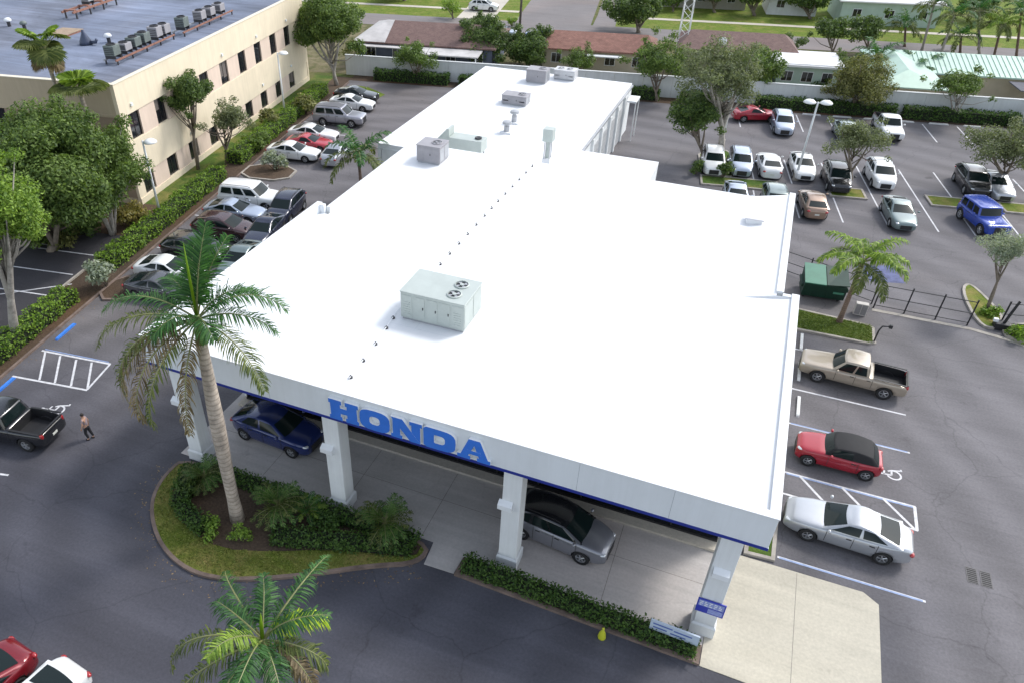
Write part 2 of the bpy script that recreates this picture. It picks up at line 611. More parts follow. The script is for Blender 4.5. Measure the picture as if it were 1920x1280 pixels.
def sheet(poly, z):
    b = MB()
    a = sum(poly[i][0] * poly[(i + 1) % len(poly)][1] - poly[(i + 1) % len(poly)][0] * poly[i][1] for i in range(len(poly)))
    if a < 0:
        poly = poly[::-1]
    b.add([(p[0], p[1], z) for p in poly], [tuple(range(len(poly)))])
    return b


def spoly(sx0, sy0, sx1, sy1):
    return [SP(sx0, sy0)[:2], SP(sx1, sy0)[:2], SP(sx1, sy1)[:2], SP(sx0, sy1)[:2]]


def strip(p, q, wd, z):
    p, q = Vector(p[:2]), Vector(q[:2])
    d = (q - p).normalized()
    nrm = Vector((-d.y, d.x)) * wd / 2
    return sheet([p + nrm, p - nrm, q - nrm, q + nrm], z)


def offset_poly(poly, d):
    """shrink (d>0) a CCW polygon"""
    k = len(poly)
    a = sum(poly[i][0] * poly[(i + 1) % k][1] - poly[(i + 1) % k][0] * poly[i][1] for i in range(k))
    if a < 0:
        poly = poly[::-1]
    out = []
    for i in range(k):
        p0, p1, p2 = Vector(poly[i - 1][:2]), Vector(poly[i][:2]), Vector(poly[(i + 1) % k][:2])
        d1, d2 = (p1 - p0).normalized(), (p2 - p1).normalized()
        n1, n2 = Vector((-d1.y, d1.x)), Vector((-d2.y, d2.x))
        b_ = (n1 + n2).normalized()
        out.append(p1 + b_ * (d / max(0.5, b_.dot(n1))))
    return out


def smooth_poly(poly, it=2):
    for _ in range(it):
        o = []
        for i in range(len(poly)):
            a, b_ = Vector(poly[i][:2]), Vector(poly[(i + 1) % len(poly)][:2])
            o += [a.lerp(b_, 0.25), a.lerp(b_, 0.75)]
        poly = o
    return poly


def kerbed_bed(name, poly, top_mat, kerb_mat=None, h=0.13, kw=0.16, crown=0.02):
    """a raised bed: kerb ring round a ground sheet (ring and sheet are one structure with a kerb part)"""
    inner = offset_poly(poly, kw)
    k = len(inner)
    a = sum(poly[i][0] * poly[(i + 1) % k][1] - poly[(i + 1) % k][0] * poly[i][1] for i in range(k))
    outer = poly if a > 0 else poly[::-1]
    bed = sheet(inner, h - crown)
    o = struct(name, bed, top_mat)
    kb = MB()
    vs_ = [(p[0], p[1], 0.0) for p in outer] + [(p[0], p[1], h) for p in outer] + [(p[0], p[1], h) for p in inner] + [(p[0], p[1], h - 0.1) for p in inner]
    fs = []
    for i in range(k):
        j = (i + 1) % k
        fs += [(i, j, j + k, i + k), (i + k, j + k, j + 2 * k, i + 2 * k), (i + 2 * k, j + 2 * k, j + 3 * k, i + 3 * k)]
    kb.add(vs_, fs)
    kb.obj('kerb', kerb_mat or KERB, o)
    return o


# ------------------------------------------------------------------ foliage
def leaf_mesh(name, pos, nrm, size, aspect, mats, extra=None):
    """one diamond leaf per row of pos; extra = MB with the woody parts (material 1..)"""
    k = len(pos)
    nrm = nrm / (np.linalg.norm(nrm, axis=1, keepdims=True) + 1e-9)
    rv = RNG.normal(size=(k, 3))
    t = np.cross(nrm, rv)
    t /= np.linalg.norm(t, axis=1, keepdims=True) + 1e-9
    b = np.cross(nrm, t)
    sz = (size * RNG.uniform(0.6, 1.35, k))[:, None]
    V = np.stack([pos - t * sz, pos + b * sz * aspect - nrm * sz * 0.12, pos + t * sz, pos - b * sz * aspect - nrm * sz * 0.12], axis=1).reshape(-1, 3)
    Fc = np.arange(4 * k)
    ev, ef, em = (np.array(extra.v).reshape(-1, 3), extra.f, extra.m) if extra else (np.zeros((0, 3)), [], [])
    nl = [len(f) for f in ef]
    loops = np.concatenate([Fc, np.array([i + 4 * k for f in ef for i in f], dtype=int)]).astype(np.int32)
    tot = np.concatenate([np.full(k, 4), np.array(nl, dtype=int)]).astype(np.int32)
    start = np.concatenate([[0], np.cumsum(tot)[:-1]]).astype(np.int32)
    me = bpy.data.meshes.new(name)
    allv = np.concatenate([V, ev])
    me.vertices.add(len(allv))
    me.vertices.foreach_set('co', allv.astype(np.float32).ravel())
    me.loops.add(len(loops))
    me.loops.foreach_set('vertex_index', loops)
    me.polygons.add(len(tot))
    me.polygons.foreach_set('loop_start', start)
    for m in mats:
        me.materials.append(m)
    me.polygons.foreach_set('material_index', np.concatenate([np.zeros(k, int), np.array(em, dtype=int)]).astype(np.int32))
    me.update(calc_edges=True)
    at = me.attributes.new('rnd', 'FLOAT', 'FACE')
    at.data.foreach_set('value', np.concatenate([RNG.random(k), np.full(len(ef), 0.5)]).astype(np.float32))
    return me


def clump_cloud(cen, rads, per, flat=0.8):
    P, N = [], []
    for c, r in zip(cen, rads):
        k = max(8, int(per * r * r))
        d = RNG.normal(size=(k, 3))
        d /= np.linalg.norm(d, axis=1, keepdims=True)
        u = RNG.random(k) ** 0.45
        p = d * (u * r)[:, None] * np.array([1, 1, flat])
        P.append(p + np.array(c))
        N.append(d * 0.8 + RNG.normal(size=(k, 3)) * 0.6 + np.array([0, 0, 0.5]))
    return np.concatenate(P), np.concatenate(N)


def tree(name, label, base, cz, rx, rz_, lmat, bark=None, seed=0, nclump=22, leaf=0.2, per=170, tr=0.16, group=None, lean=(0, 0), forks=3, gap=0.0, crown_off=(0, 0)):
    """trunk with limbs and a crown of leaf clumps; base = ground point, cz = height of the crown's middle"""
    rg = np.random.default_rng(seed + 5)
    t = thing(name, label, 'tree', base, 0.0, group)
    cc = np.array([crown_off[0], crown_off[1], cz])
    cen, rads = [], []
    for i in range(nclump):
        d = rg.normal(size=3)
        d /= np.linalg.norm(d)
        if d[2] < -0.35:
            d[2] *= -0.5
        wild = rg.random() < 0.28
        u = rg.uniform(0.92, 1.12) if wild else rg.uniform(0.35, 0.85)
        cen.append(cc + d * u * np.array([rx, rx, rz_]))
        rads.append(rx * (rg.uniform(0.14, 0.22) if wild else rg.uniform(0.20, 0.42)) * (1 - gap) * max(1, rz_ / rx) ** .6)
    cen.append(cc)
    rads.append(rx * 0.42)
    P, N = clump_cloud(cen, rads, per * 4.0)
    me = leaf_mesh('crown', P, N, leaf * 0.52, 0.5, [lmat])
    link('crown', me, t)
    wood = MB()
    zb = max(0.6, cz - rz_ * 0.85)
    fk = np.array([cc[0] * 0.35 + lean[0] * 0.4, cc[1] * 0.35 + lean[1] * 0.4, zb * 0.72])
    for j in range(forks):
        a = 2 * math.pi * (j + rg.uniform(-.3, .3)) / forks
        tip = cc + np.array([math.cos(a) * rx * 0.35, math.sin(a) * rx * 0.35, 0])
        off = np.array([math.cos(a), math.sin(a), 0]) * tr * 0.5
        if forks > 3:
            pts = [off * 1.5, fk * 0.5 + off * 2, (fk + tip) / 2 + off * 3, tip]
        else:
            pts = [(0, 0, -0.05), fk * 0.5 + rg.normal(size=3) * 0.06, fk, (fk + tip) / 2 + off, tip]
        rr = [tr * 1.25, tr, tr * 0.85, tr * 0.55, tr * 0.3] if forks <= 3 else [tr * 0.6, tr * 0.5, tr * 0.4, tr * 0.2]
        wood.tube(pts, rr, 7)
    for j in range(0, len(cen) - 1, 2):
        a_ = fk + (cc - fk) * rg.uniform(0.1, 0.7)
        c_ = np.array(cen[j])
        m_ = (a_ + c_) / 2 + np.array([0, 0, -0.12 * rx])
        wood.tube([a_, m_, c_], [tr * 0.38, tr * 0.26, tr * 0.1], 5)
    wood.obj('trunk', bark or BARK, t, smooth=True)
    return t


def tree_px(label, bpx, cpx, rpx, lmat, rzf=0.85, **kw):
    """base pixel on the ground, crown-centre pixel, crown half-width in pixels"""
    B = G(*bpx)
    zs = np.linspace(0.5, 14, 271)
    e = [abs(proj((B.x, B.y, z))[1] - cpx[1]) for z in zs]
    z = float(zs[int(np.argmin(e))])
    Cc = G(cpx[0], cpx[1], z)
    r = rpx * depth(Cc) / F_PX
    nm = kw.pop('name', 'tree')
    return tree(nm, label, B, z, r, r * rzf, lmat, crown_off=(Cc.x - B.x, Cc.y - B.y), **kw)


def bush(name, label, cpx, rpx, lmat, h=1.2, leaf=0.12, per=420, cat='shrub', group=None, nclump=9, seed=0, base=None):
    rg = np.random.default_rng(seed + 77)
    B = Vector(base) if base is not None else G(cpx[0], cpx[1], h * 0.55)
    r = rpx * depth(B) / F_PX
    t = thing(name, label, cat, (B.x, B.y, 0), 0, group)
    cen = [np.array([math.cos(a) * r * u, math.sin(a) * r * u, h * v]) for a, u, v in zip(rg.uniform(0, 6.28, nclump), rg.uniform(0.1, 0.72, nclump), rg.uniform(0.3, 0.78, nclump))]
    rads = [r * q for q in rg.uniform(0.28, 0.45, nclump)]
    P, N = clump_cloud(cen, rads, per)
    P[:, 2] = np.abs(P[:, 2]) + 0.02
    link('foliage', leaf_mesh('foliage', P, N, leaf, 0.5, [lmat]), t)
    st = MB()
    for c in cen:
        st.tube([(0, 0, 0.0), c * 0.5, c], [0.035, 0.025, 0.012], 5)
    st.obj('stem', BARK, t, smooth=True)
    return t


def hedge(name, label, p, q, wd, h, lmat, dens=95, leaf=0.085, group=None, rough=0.12, z0=0.0):
    """a clipped run from p to q: dark woody core and a skin of leaves"""
    p, q = Vector((*p[:2], 0)), Vector((*q[:2], 0))
    Ln = (q - p).length
    t = thing(name, label, 'hedge', (p.x, p.y, z0), math.atan2(q.y - p.y, q.x - p.x), group)
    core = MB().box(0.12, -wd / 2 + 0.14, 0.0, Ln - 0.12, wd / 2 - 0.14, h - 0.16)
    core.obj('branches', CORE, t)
    Ps, Ns = [], []

    def face(n_, fx):
        k = int(n_ * dens)
        if k < 1:
            return
        P, N = fx(k)
        Ps.append(P)
        Ns.append(N)
    U = lambda a, b, k: RNG.uniform(a, b, k)
    face(Ln * wd * 1.2, lambda k: (np.stack([U(0, Ln, k), U(-wd / 2, wd / 2, k), np.full(k, h - 0.06)], 1), np.tile([0, 0, 1.0], (k, 1))))
    for sgn in (-1, 1):
        face(Ln * h, lambda k: (np.stack([U(0, Ln, k), np.full(k, sgn * (wd / 2 - 0.05)), U(0.03, h, k)], 1), np.tile([0, sgn, 0.3], (k, 1))))
    for e_ in (0.05, Ln - 0.05):
        face(wd * h, lambda k: (np.stack([np.full(k, e_), U(-wd / 2, wd / 2, k), U(0.03, h, k)], 1), np.tile([1.0 if e_ > 1 else -1.0, 0, 0.3], (k, 1))))
    P, N = np.concatenate(Ps), np.concatenate(Ns)
    wob = np.sin(P[:, 0] * 2.1 + p.x) * 0.5 + np.sin(P[:, 0] * 5.3 + P[:, 1] * 3) * 0.5
    P = P + RNG.normal(size=P.shape) * 0.05
    P[:, 2] += wob * rough * (P[:, 2] / h)
    P[:, 1] += np.sin(P[:, 0] * 3.1 + 1) * rough * 0.6
    P[:, 2] = np.maximum(P[:, 2], 0.02)
    link('foliage', leaf_mesh('foliage', P, N + RNG.normal(size=P.shape) * 0.7, leaf, 0.6, [lmat]), t)
    return t


def frond_mesh(name, length, elev, droop, nleaf, llen, lmat, hang=0.35, width=0.035, seed=0, start=0.16, vee=0.25, sway=0.0):
    """a feather leaf growing along +X: arched midrib with leaflets both sides; droop = downward bend in radians"""
    rg = np.random.default_rng(seed)
    N_ = 16
    P = [np.array([0.0, 0.0, 0.0])]
    T = []
    a = elev
    for i in range(N_):
        s_ = i / N_
        ang = a - droop * (s_ ** 1.5)
        yaw = sway * s_ * s_
        T.append(np.array([math.cos(ang) * math.cos(yaw), math.cos(ang) * math.sin(yaw), math.sin(ang)]))
        P.append(P[-1] + T[-1] * length / N_)
    T.append(T[-1])
    b = MB()
    b.tube(P, [0.045 * (1 - 0.85 * i / N_) * (length / 4) ** 0.5 for i in range(N_ + 1)], 5, 1)
    V, Fc = [], []
    for i in range(nleaf):
        s_ = start + (1 - start) * (i + rg.uniform(0, .6)) / nleaf
        s_ = min(s_, 0.995)
        x = s_ * N_
        j = min(int(x), N_ - 1)
        p = P[j] + (P[j + 1] - P[j]) * (x - j)
        t = T[j]
        side0 = np.cross(t, np.array([0, 0, 1.0]))
        nn = np.linalg.norm(side0)
        side0 = side0 / nn if nn > 0.05 else np.array([0, 1.0, 0])
        up = np.cross(side0, t)
        ll = llen * (0.35 + 0.65 * math.sin(math.pi * min(1, s_ * 0.9 + 0.12)) ** 0.7)
        for sg in (-1, 1):
            if rg.random() < 0.10:
                continue
            l_ = ll * rg.uniform(0.55, 1.15)
            vv = vee + rg.uniform(-0.35, 0.35)
            d1 = side0 * sg * 0.86 + t * (0.35 + 0.4 * s_) + up * vv
            d1 /= np.linalg.norm(d1)
            d2 = d1 + np.array([0, 0, -1.0]) * (hang * rg.uniform(0.7, 1.6))
            d2 /= np.linalg.norm(d2)
            d3 = d2 + np.array([0, 0, -1.0]) * (hang * 1.4)
            d3 /= np.linalg.norm(d3)
            wdir = np.cross(d1, up)
            wdir = wdir / (np.linalg.norm(wdir) + 1e-6)
            m1 = p + d1 * l_ * 0.35
            m2 = m1 + d2 * l_ * 0.35
            e = m2 + d3 * l_ * 0.3
            o = len(V)
            V += [p - wdir * width * .5, p + wdir * width * .5, m1 + wdir * width, m1 - wdir * width, m2 + wdir * width * .8, m2 - wdir * width * .8, e]
            Fc += [(o, o + 1, o + 2, o + 3), (o + 3, o + 2, o + 4, o + 5), (o + 5, o + 4, o + 6)]
    b2 = MB()
    b2.add(V, Fc, 0)
    k0 = len(b2.v)
    b2.add(b.v, b.f, 1)
    me = b2.mesh(name, [lmat, MATS['palm_rachis']])
    at = me.attributes.new('rnd', 'FLOAT', 'FACE')
    vals = np.full(len(b2.f), 0.5, dtype=np.float32)
    r_ = RNG.random(len(Fc) // 3 + 1)
    for i in range(len(Fc)):
        vals[i] = r_[i // 3]
    at.data.foreach_set('value', vals)
    return me


mat('palm_rachis', (0.20, 0.21, 0.08), 0.5, 0, 0.2, 2)


def palm(label, base, top, fronds, trunk_r, bark, shaft=None, spear=None, group=None, curve=0.0, name='palm_tree', bulge=0.0, fr_meshes=None):
    """base: ground point; top: crown point; fronds: list of (azimuth deg from screen-right, mesh)"""
    t = thing(name, label, 'palm tree', (base[0], base[1], base[2]), 0, group)
    tp = Vector(top) - Vector(base)
    pts, rr = [], []
    K = 14
    for i in range(K + 1):
        s_ = i / K
        p = Vector((tp.x * (s_ ** (1 + curve)), tp.y * (s_ ** (1 + curve)), tp.z * s_))
        pts.append(p)
        rr.append(trunk_r * ((1.3 if i == 0 else 1.12 if i == 1 else 1.0) - 0.25 * s_ + bulge * math.exp(-((s_ - 0.6) / 0.25) ** 2)))
    pts[0].z -= 0.05
    MB().tube(pts, rr, 12).obj('trunk', bark, t, smooth=True)
    cr = tp
    if shaft:
        up = (pts[-1] - pts[-3]).normalized()
        MB().tube([cr - up * 0.05, cr + up * shaft * 0.5, cr + up * shaft], [rr[-1] * 1.1, rr[-1] * 0.9, rr[-1] * 0.5], 10).obj('crownshaft', SHAFT, t, smooth=True)
        cr = cr + up * shaft * 0.85
    for az, me in fronds:
        o = bpy.data.objects.new('frond', me)
        col.objects.link(o)
        o.parent = t
        o.location = cr
        o.rotation_euler = (0, 0, rad(az) - YAW)
    if spear:
        MB().tube([cr, cr + Vector((0.02, 0.05, spear * 0.6)), cr + Vector((0.05, 0.1, spear))], [0.06, 0.05, 0.01], 6).obj('spear_leaf', MATS['palm_new_leaf'], t, smooth=True)
    return t

# ================================================================== THE SETTING
struct('ground', sheet([(-500, -200), (500, -200), (500, 700), (-500, 700)], -0.03), grass_mat('rough_ground', (0.05, 0.075, 0.02), (0.12, 0.14, 0.04), (0.19, 0.16, 0.08), 0.6))
lot = struct('parking_lot', sheet(spoly(-31.3, -60, 39.0, 84.0), 0.0), ASPH)
struct('side_parking_lot', sheet(spoly(-90, -40, -33.9, 42.0), 0.0), ASPH2)
road = struct('street', sheet(spoly(-110, 110.2, 130, 117.2), 0.0), STREET)
struct('side_street', sheet(spoly(-14.5, 117.2, -6.5, 300), 0.0), STREET)
for a, b_ in ((-110, -18.0), (-3.0, 130)):
    struct('sidewalk', sheet(spoly(a, 123.0, b_, 124.3), 0.012), WALK)
struct('verge', sheet(spoly(-110, 117.2, -17.5, 123.0), -0.01), LAWN_FAR)
struct('verge', sheet(spoly(-3.0, 117.2, 130, 123.0), -0.01), LAWN_FAR)
struct('front_lawn', sheet(spoly(-110, 124.3, -17.5, 150), -0.012), LAWN_FAR)
struct('front_lawn', sheet(spoly(-3.0, 124.3, 130, 150), -0.012), LAWN_FAR)
# corner radii of the side street
for sx, sgn in ((-17.5, -1), (-3.0, 1)):
    pts = [SP(sx, 117.2)[:2], SP(sx - sgn * 3.2, 117.2)[:2]] + [SP(sx - sgn * 3.2 * (math.cos(a)), 117.2 + 6 * math.sin(a))[:2] for a in (0.25, 0.6, 1.0, 1.3)] + [SP(sx, 300)[:2]]
    struct('street_corner', sheet([SP(sx, 117.2)[:2], SP(sx - sgn * 3.2, 117.2)[:2], SP(sx - sgn * 3.0, 124)[:2], SP(sx - sgn * 3.0, 300)[:2], SP(sx, 300)[:2]], -0.002), STREET if sgn else STREET)
struct('driveway', sheet(spoly(-26.5, 117.2, -21.0, 140), 0.016), WALK)
struct('back_yard', sheet(spoly(-60, 85.2, 70, 109.8), -0.012), grass_mat('yard_grass', (0.06, 0.07, 0.03), (0.13, 0.13, 0.05), (0.24, 0.20, 0.13), 0.75))
struct('planting_strip', sheet(spoly(-33.9, -30, -31.3, 84), -0.004), SOIL)
struct('lawn', sheet(spoly(-35.9, 42.0, -33.4, 84), 0.002), LAWN)
struct('planting_bed', sheet(spoly(-80, 42.0, -33.9, 47.3), 0.004), SOIL)
struct('planting_bed', sheet(spoly(-31.4, 82.9, 38.4, 85.0), 0.006), SOIL)
struct('lawn', sheet([G(663, 160)[:2], G(690, 164)[:2], G(722, 178)[:2], G(700, 190)[:2], G(668, 185)[:2]], 0.005), LAWN_FAR)
# kerb along the left hedge
KL = MB()
KL.box(0, -0.14, 0, 62, 0.0, 0.12)
struct('kerb', KL, KERB_BROWN).location = SP(-31.14, 20)
bpy.data.objects['kerb'].rotation_euler = (0, 0, GA + math.pi / 2)
KL = MB()
KL.box(0, -0.14, 0, 70, 0.0, 0.12)
o = struct('kerb', KL, KERB)
o.location, o.rotation_euler = SP(-33.95, -20), (0, 0, GA + math.pi / 2)

# concrete under and beside the canopy
slab = struct('concrete_slab', MB().prism([(-22.0, 19.05), (-8.6, 18.95), (-8.5, 17.75), (-7.2, 17.8), (-7.15, 18.72), (2.52, 18.45), (2.52, 26.9), (-22.0, 26.9)], -0.02, 0.022), CONC_D)
apron = struct('concrete_apron', MB().prism([(2.54, 17.62), (8.55, 17.55), (8.6, 23.05), (8.05, 23.45), (2.54, 23.4)], -0.02, 0.026), CONC)
walk = struct('walkway', MB().prism([(-21.6, 23.12), (2.7, 23.12), (2.7, 24.2), (-21.6, 24.2)], 0.024, 0.15), WALK)
JO = mat('joint_sealant', (0.22, 0.20, 0.18), 0.9, 0, 0.2, 3, kind='pos')
for x in (-17.5, -13.2, -9.2, -1.4):
    strip((x, 18.98 if x < -8.6 else 18.75), (x, 23.08), 0.022, 0.0245).obj('slab_joint', JO, slab)
strip((5.6, 17.7), (5.6, 23.38), 0.018, 0.0285).obj('slab_joint', JO, apron)
strip((-21.9, 21.3), (2.5, 21.3), 0.022, 0.0252).obj('slab_joint', JO, slab)

# beds and islands
ISL = smooth_poly([(-21.6, 18.95), (-21.75, 17.6), (-21.35, 16.2), (-20.35, 15.0), (-18.9, 14.0), (-17.2, 13.5), (-15.6, 13.7), (-13.9, 14.5), (-12.2, 15.5), (-10.4, 16.7), (-8.6, 17.62), (-8.6, 18.9), (-14, 18.98)], 2)
isl = kerbed_bed('front_island', ISL, LAWN_DRY, KERB_BROWN)
INB = smooth_poly([(-21.0, 18.75), (-20.9, 17.2), (-20.0, 16.0), (-18.4, 15.25), (-16.6, 15.0), (-14.6, 15.7), (-12.6, 16.7), (-10.6, 17.35), (-8.95, 17.8), (-8.95, 18.7)], 1)
struct('planting_bed', sheet(INB, 0.116), SOIL)
kerbed_bed('hedge_bed', [(-7.15, 17.72), (2.5, 17.6), (2.5, 18.42), (-7.1, 18.68)], SOIL, KERB_BROWN)
kerbed_bed('side_lawn', [(3.5, 23.5), (4.72, 23.6), (4.72, 41.8), (3.5, 41.8)], LAWN, KERB)
kerbed_bed('side_lawn', [(3.55, 42.05), (8.75, 42.2), (9.05, 42.5), (9.05, 44.1), (8.8, 44.35), (3.55, 44.7)], LAWN, KERB)
kerbed_bed('gate_bed', smooth_poly([G(1830, 610)[:2], G(1798, 545)[:2], G(1815, 530)[:2], G(1850, 560)[:2], G(1885, 600)[:2], G(1868, 622)[:2]], 2), LAWN_DRY, KERB)
kerbed_bed('gate_bed', smooth_poly([G(1872, 626)[:2], G(1895, 605)[:2], G(1990, 620)[:2], G(1990, 665)[:2], G(1920, 648)[:2]], 1), LAWN, KERB)
for a, b_ in ((7.0, 13.2), (17.0, 19.8), (24.4, 28.0), (29.6, 38.0)):
    kerbed_bed('median_island', spoly(a, 61.6, b_, 63.6), LAWN_DRY if a > 12 else LAWN, KERB)
kerbed_bed('median_island', smooth_poly(spoly(7.0, 63.7, 10.4, 70.0), 1), LAWN, KERB)
kerbed_bed('corner_island', smooth_poly(spoly(-31.1, 53.8, -26.6, 57.0), 1), SOIL, KERB)
kerbed_bed('corner_island', smooth_poly([SP(-31.1, 33.6)[:2], SP(-28.2, 34.2)[:2], SP(-28.8, 36.6)[:2], SP(-31.1, 36.9)[:2]], 1), SOIL, KERB_BROWN)

# painted markings (each line a piece of the lot)
def mark(p, q, wd=0.11, z=0.005, m=LINE, name='parking_line'):
    return strip(p, q, wd, z).obj(name, m, lot)


for y in (40.1, 36.15, 33.1, 29.33, 27.85, 23.96):
    mark((4.82, y), (10.3, y))
for y in (33.02, 29.16, 24.1):
    mark((4.9, y - 0.16 if y < 29 else y + 0.1), (10.2, y - 0.16 if y < 29 else y + 0.1), 0.09, 0.0055, LINE_BLUE)
mark((10.26, 27.85), (10.26, 29.33), 0.13, 0.006)
for a in (0.6, 2.4, 4.1):
    mark((4.9 + a, 29.3), (4.9 + a + 1.15, 27.9), 0.12, 0.0065)
for sx in (11.3, 14.2, 17.1, 20.1, 23.0, 25.9, 28.87, 32.0, 35.1):
    mark(SP(sx, 82.3), SP(sx, 77.1))
for sx in (11.4, 14.4, 17.5, 20.35, 23.75, 26.5, 29.6, 32.6):
    mark(SP(sx, 69.1), SP(sx, 63.7 if sx not in (20.35, 23.75) else 56.9))
    if sx not in (20.35, 23.75):
        mark(SP(sx - 0.25, 61.5), SP(sx - 0.3, 56.9))
# hatched bay and stalls on the left
mark(SP(-30.6, 28.2), SP(-26.0, 28.0), 0.13)
mark(SP(-30.6, 25.75), SP(-25.85, 25.65), 0.13)
mark(SP(-26.03, 28.0), SP(-25.88, 25.7), 0.12, 0.0055)
for tp, bt in (((85, 659), (74, 712)), ((113, 667), (103, 717)), ((143, 674), (133, 723)), ((172, 679), (164, 728))):
    mark(G(*tp), G(*bt), 0.12, 0.006)
mark(SP(-30.5, 28.36), SP(-26.2, 28.14), 0.08, 0.0052, LINE_BLUE)
mark(G(-60, 880), G(16, 890), 0.11)
for sy in (33.5, 36.2, 38.9, 24.5, 27.5):
    strip(SP(-39.6, sy), SP(-34.3, sy), 0.11, 0.005).obj('parking_line', LINE, bpy.data.objects['side_parking_lot'])
for sy in (39.4,):
    strip(SP(-60, sy + 2), SP(-38, sy), 0.11, 0.0055).obj('parking_line', LINE, bpy.data.objects['side_parking_lot'])
strip(G(0, 552), G(135, 533), 0.10, 0.0057).obj('parking_line', LINE, bpy.data.objects['side_parking_lot'])
for sy in (41, 43.7, 46.4, 49.1, 51.8, 60.2, 62.9, 65.6, 68.3, 71.0, 73.7):
    mark(SP(-30.9, sy), SP(-25.6, sy))
sheet([G(1603, 500)[:2], G(1672, 498)[:2], G(1697, 532)[:2], G(1632, 528)[:2]], 0.006).obj('blue_paint', mat('faded_blue_paint', (0.105, 0.12, 0.235), 0.85, 0, 0.35, 2.0, kind='pos'), lot)


def wheelchair(c, ang, s):
    b = MB()
    n = 18
    for i in range(n - 3):
        a0, a1 = 2.0 + i * 2 * math.pi / n, 2.0 + (i + 1) * 2 * math.pi / n
        b.add([(math.cos(a0) * .30, math.sin(a0) * .30, 0), (math.cos(a0) * .40, math.sin(a0) * .40, 0), (math.cos(a1) * .40, math.sin(a1) * .40, 0), (math.cos(a1) * .30, math.sin(a1) * .30, 0)], [(0, 1, 2, 3)])
    b.add([(0.09 * math.cos(k * .7) - .08, .86 + 0.11 * math.sin(k * .7), .0004) for k in range(9)], [tuple(range(9))])
    for p, q, wd in (((-.1, .74), (-.06, .12), .11), ((-.06, .12), (.34, .10), .1), ((.34, .12), (.48, -.38), .1), ((-.1, .5), (.22, .47), .09), ((.44, -.40), (.60, -.36), .09)):
        s_ = strip(p, q, wd, .0008)
        b.add(s_.v, s_.f)
    o = b.obj('wheelchair_symbol', LINE, lot)
    o.location = (c[0], c[1], 0.0055)
    o.rotation_euler = (0, 0, ang)
    o.scale = (s, s, 1)


wheelchair(G(1676, 890), rad(90), 0.85)
wheelchair(G(108, 768), GA + rad(90), 0.95)

# ------------------------------------------------------------------ wheel stops, drains
WS = MB()
WS.xzprism([(-0.9, 0.0), (0.9, 0.0), (0.86, 0.08), (0.8, 0.12), (-0.8, 0.12), (-0.86, 0.08)], -0.075, 0.075)
ws_white = WS.mesh('wheel_stop', mat('wheel_stop_white', (0.66, 0.66, 0.65), 0.8, 0, 0.12, 5))
ws_blue = WS.mesh('wheel_stop', mat('wheel_stop_blue', (0.05, 0.22, 0.72), 0.6, 0, 0.15, 5))


def wheel_stop(loc, rz, me, label, group):
    o = link('wheel_stop', me, loc=(loc[0], loc[1], 0.0), rz=rz)
    tag(o, label, 'wheel stop', group)


GRP = 'white wheel stops beside the dealership'
wheel_stop((5.12, 40.95), rad(90), ws_white, 'white wheel stop ahead of the tan pickup, nearest the palm lawn', GRP)
wheel_stop((5.12, 37.9), rad(90), ws_white, 'white wheel stop at the nose of the tan pickup truck', GRP)
wheel_stop((5.2, 34.65), rad(90), ws_white, 'white wheel stop in the empty bay between tan pickup and red convertible', GRP)
wheel_stop(SP(-30.42, 30.15), GA + rad(90), ws_blue, 'blue wheel stop above the hatched bay by the left hedge', 'blue wheel stops')
wheel_stop(SP(-30.35, 24.75), GA + rad(90), ws_blue, 'blue wheel stop below the hatched bay at the left edge', 'blue wheel stops')
for k, sx in enumerate((15.6, 18.6, 21.5, 24.4, 27.3, 30.4, 33.5)):
    wheel_stop(SP(sx, 82.55), GA, ws_white, 'white wheel stop at the far hedge, %s from the left' % ('first', 'second', 'third', 'fourth', 'fifth', 'sixth', 'seventh')[k], 'wheel stops along the far hedge')
for k, x in enumerate((12.12, 12.62)):
    d = thing('drain_grate', ('left' if k == 0 else 'right') + ' one of two dark drain grates in the asphalt right of the silver sedan', 'drain', (x, 26.1, 0.0), 0, 'pair of drain grates')
    b = MB()
    b.box(-.2, -.42, -.01, .2, -.38, .012); b.box(-.2, .38, -.01, .2, .42, .012); b.box(-.2, -.38, -.01, -.17, .38, .012); b.box(.17, -.38, -.01, .2, .38, .012)
    b.obj('frame', DARKM, d)
    MB().box(-.168, -.378, -.012, .168, .378, .004).obj('pit', RUBBER, d)
    for i in range(7):
        MB().box(-.168, -.33 + i * .105, .0045, .168, -.29 + i * .105, .011).obj('bar', DARKM, d)
d = thing('manhole_cover', 'small round dark cover in the asphalt beside the service wing', 'manhole', G(1285, 245), 0)
MB().lathe([(0.45, -.01), (0.45, .012), (0.40, .018), (0.0, .018)], 20).obj('lid', DARKM, d)
MB().lathe([(0.55, -.012), (0.55, .008), (0.46, .01), (0.46, -.01)], 20).obj('ring', KERB, d)

# ================================================================== DEALERSHIP
BX0, BX1, BY0, BY1 = -22.3, 3.45, 18.85, 33.5
ZB, ZT, ZD = 5.48, 6.92, 6.42
dl = thing('car_dealership', 'large white flat-roofed dealership with drive-through canopy and blue letters', 'building', (-9.4, BY0, 0))


def part(mb, name, m, p=dl, smooth=False):
    return mb.obj(name, m, p, smooth, world=True)


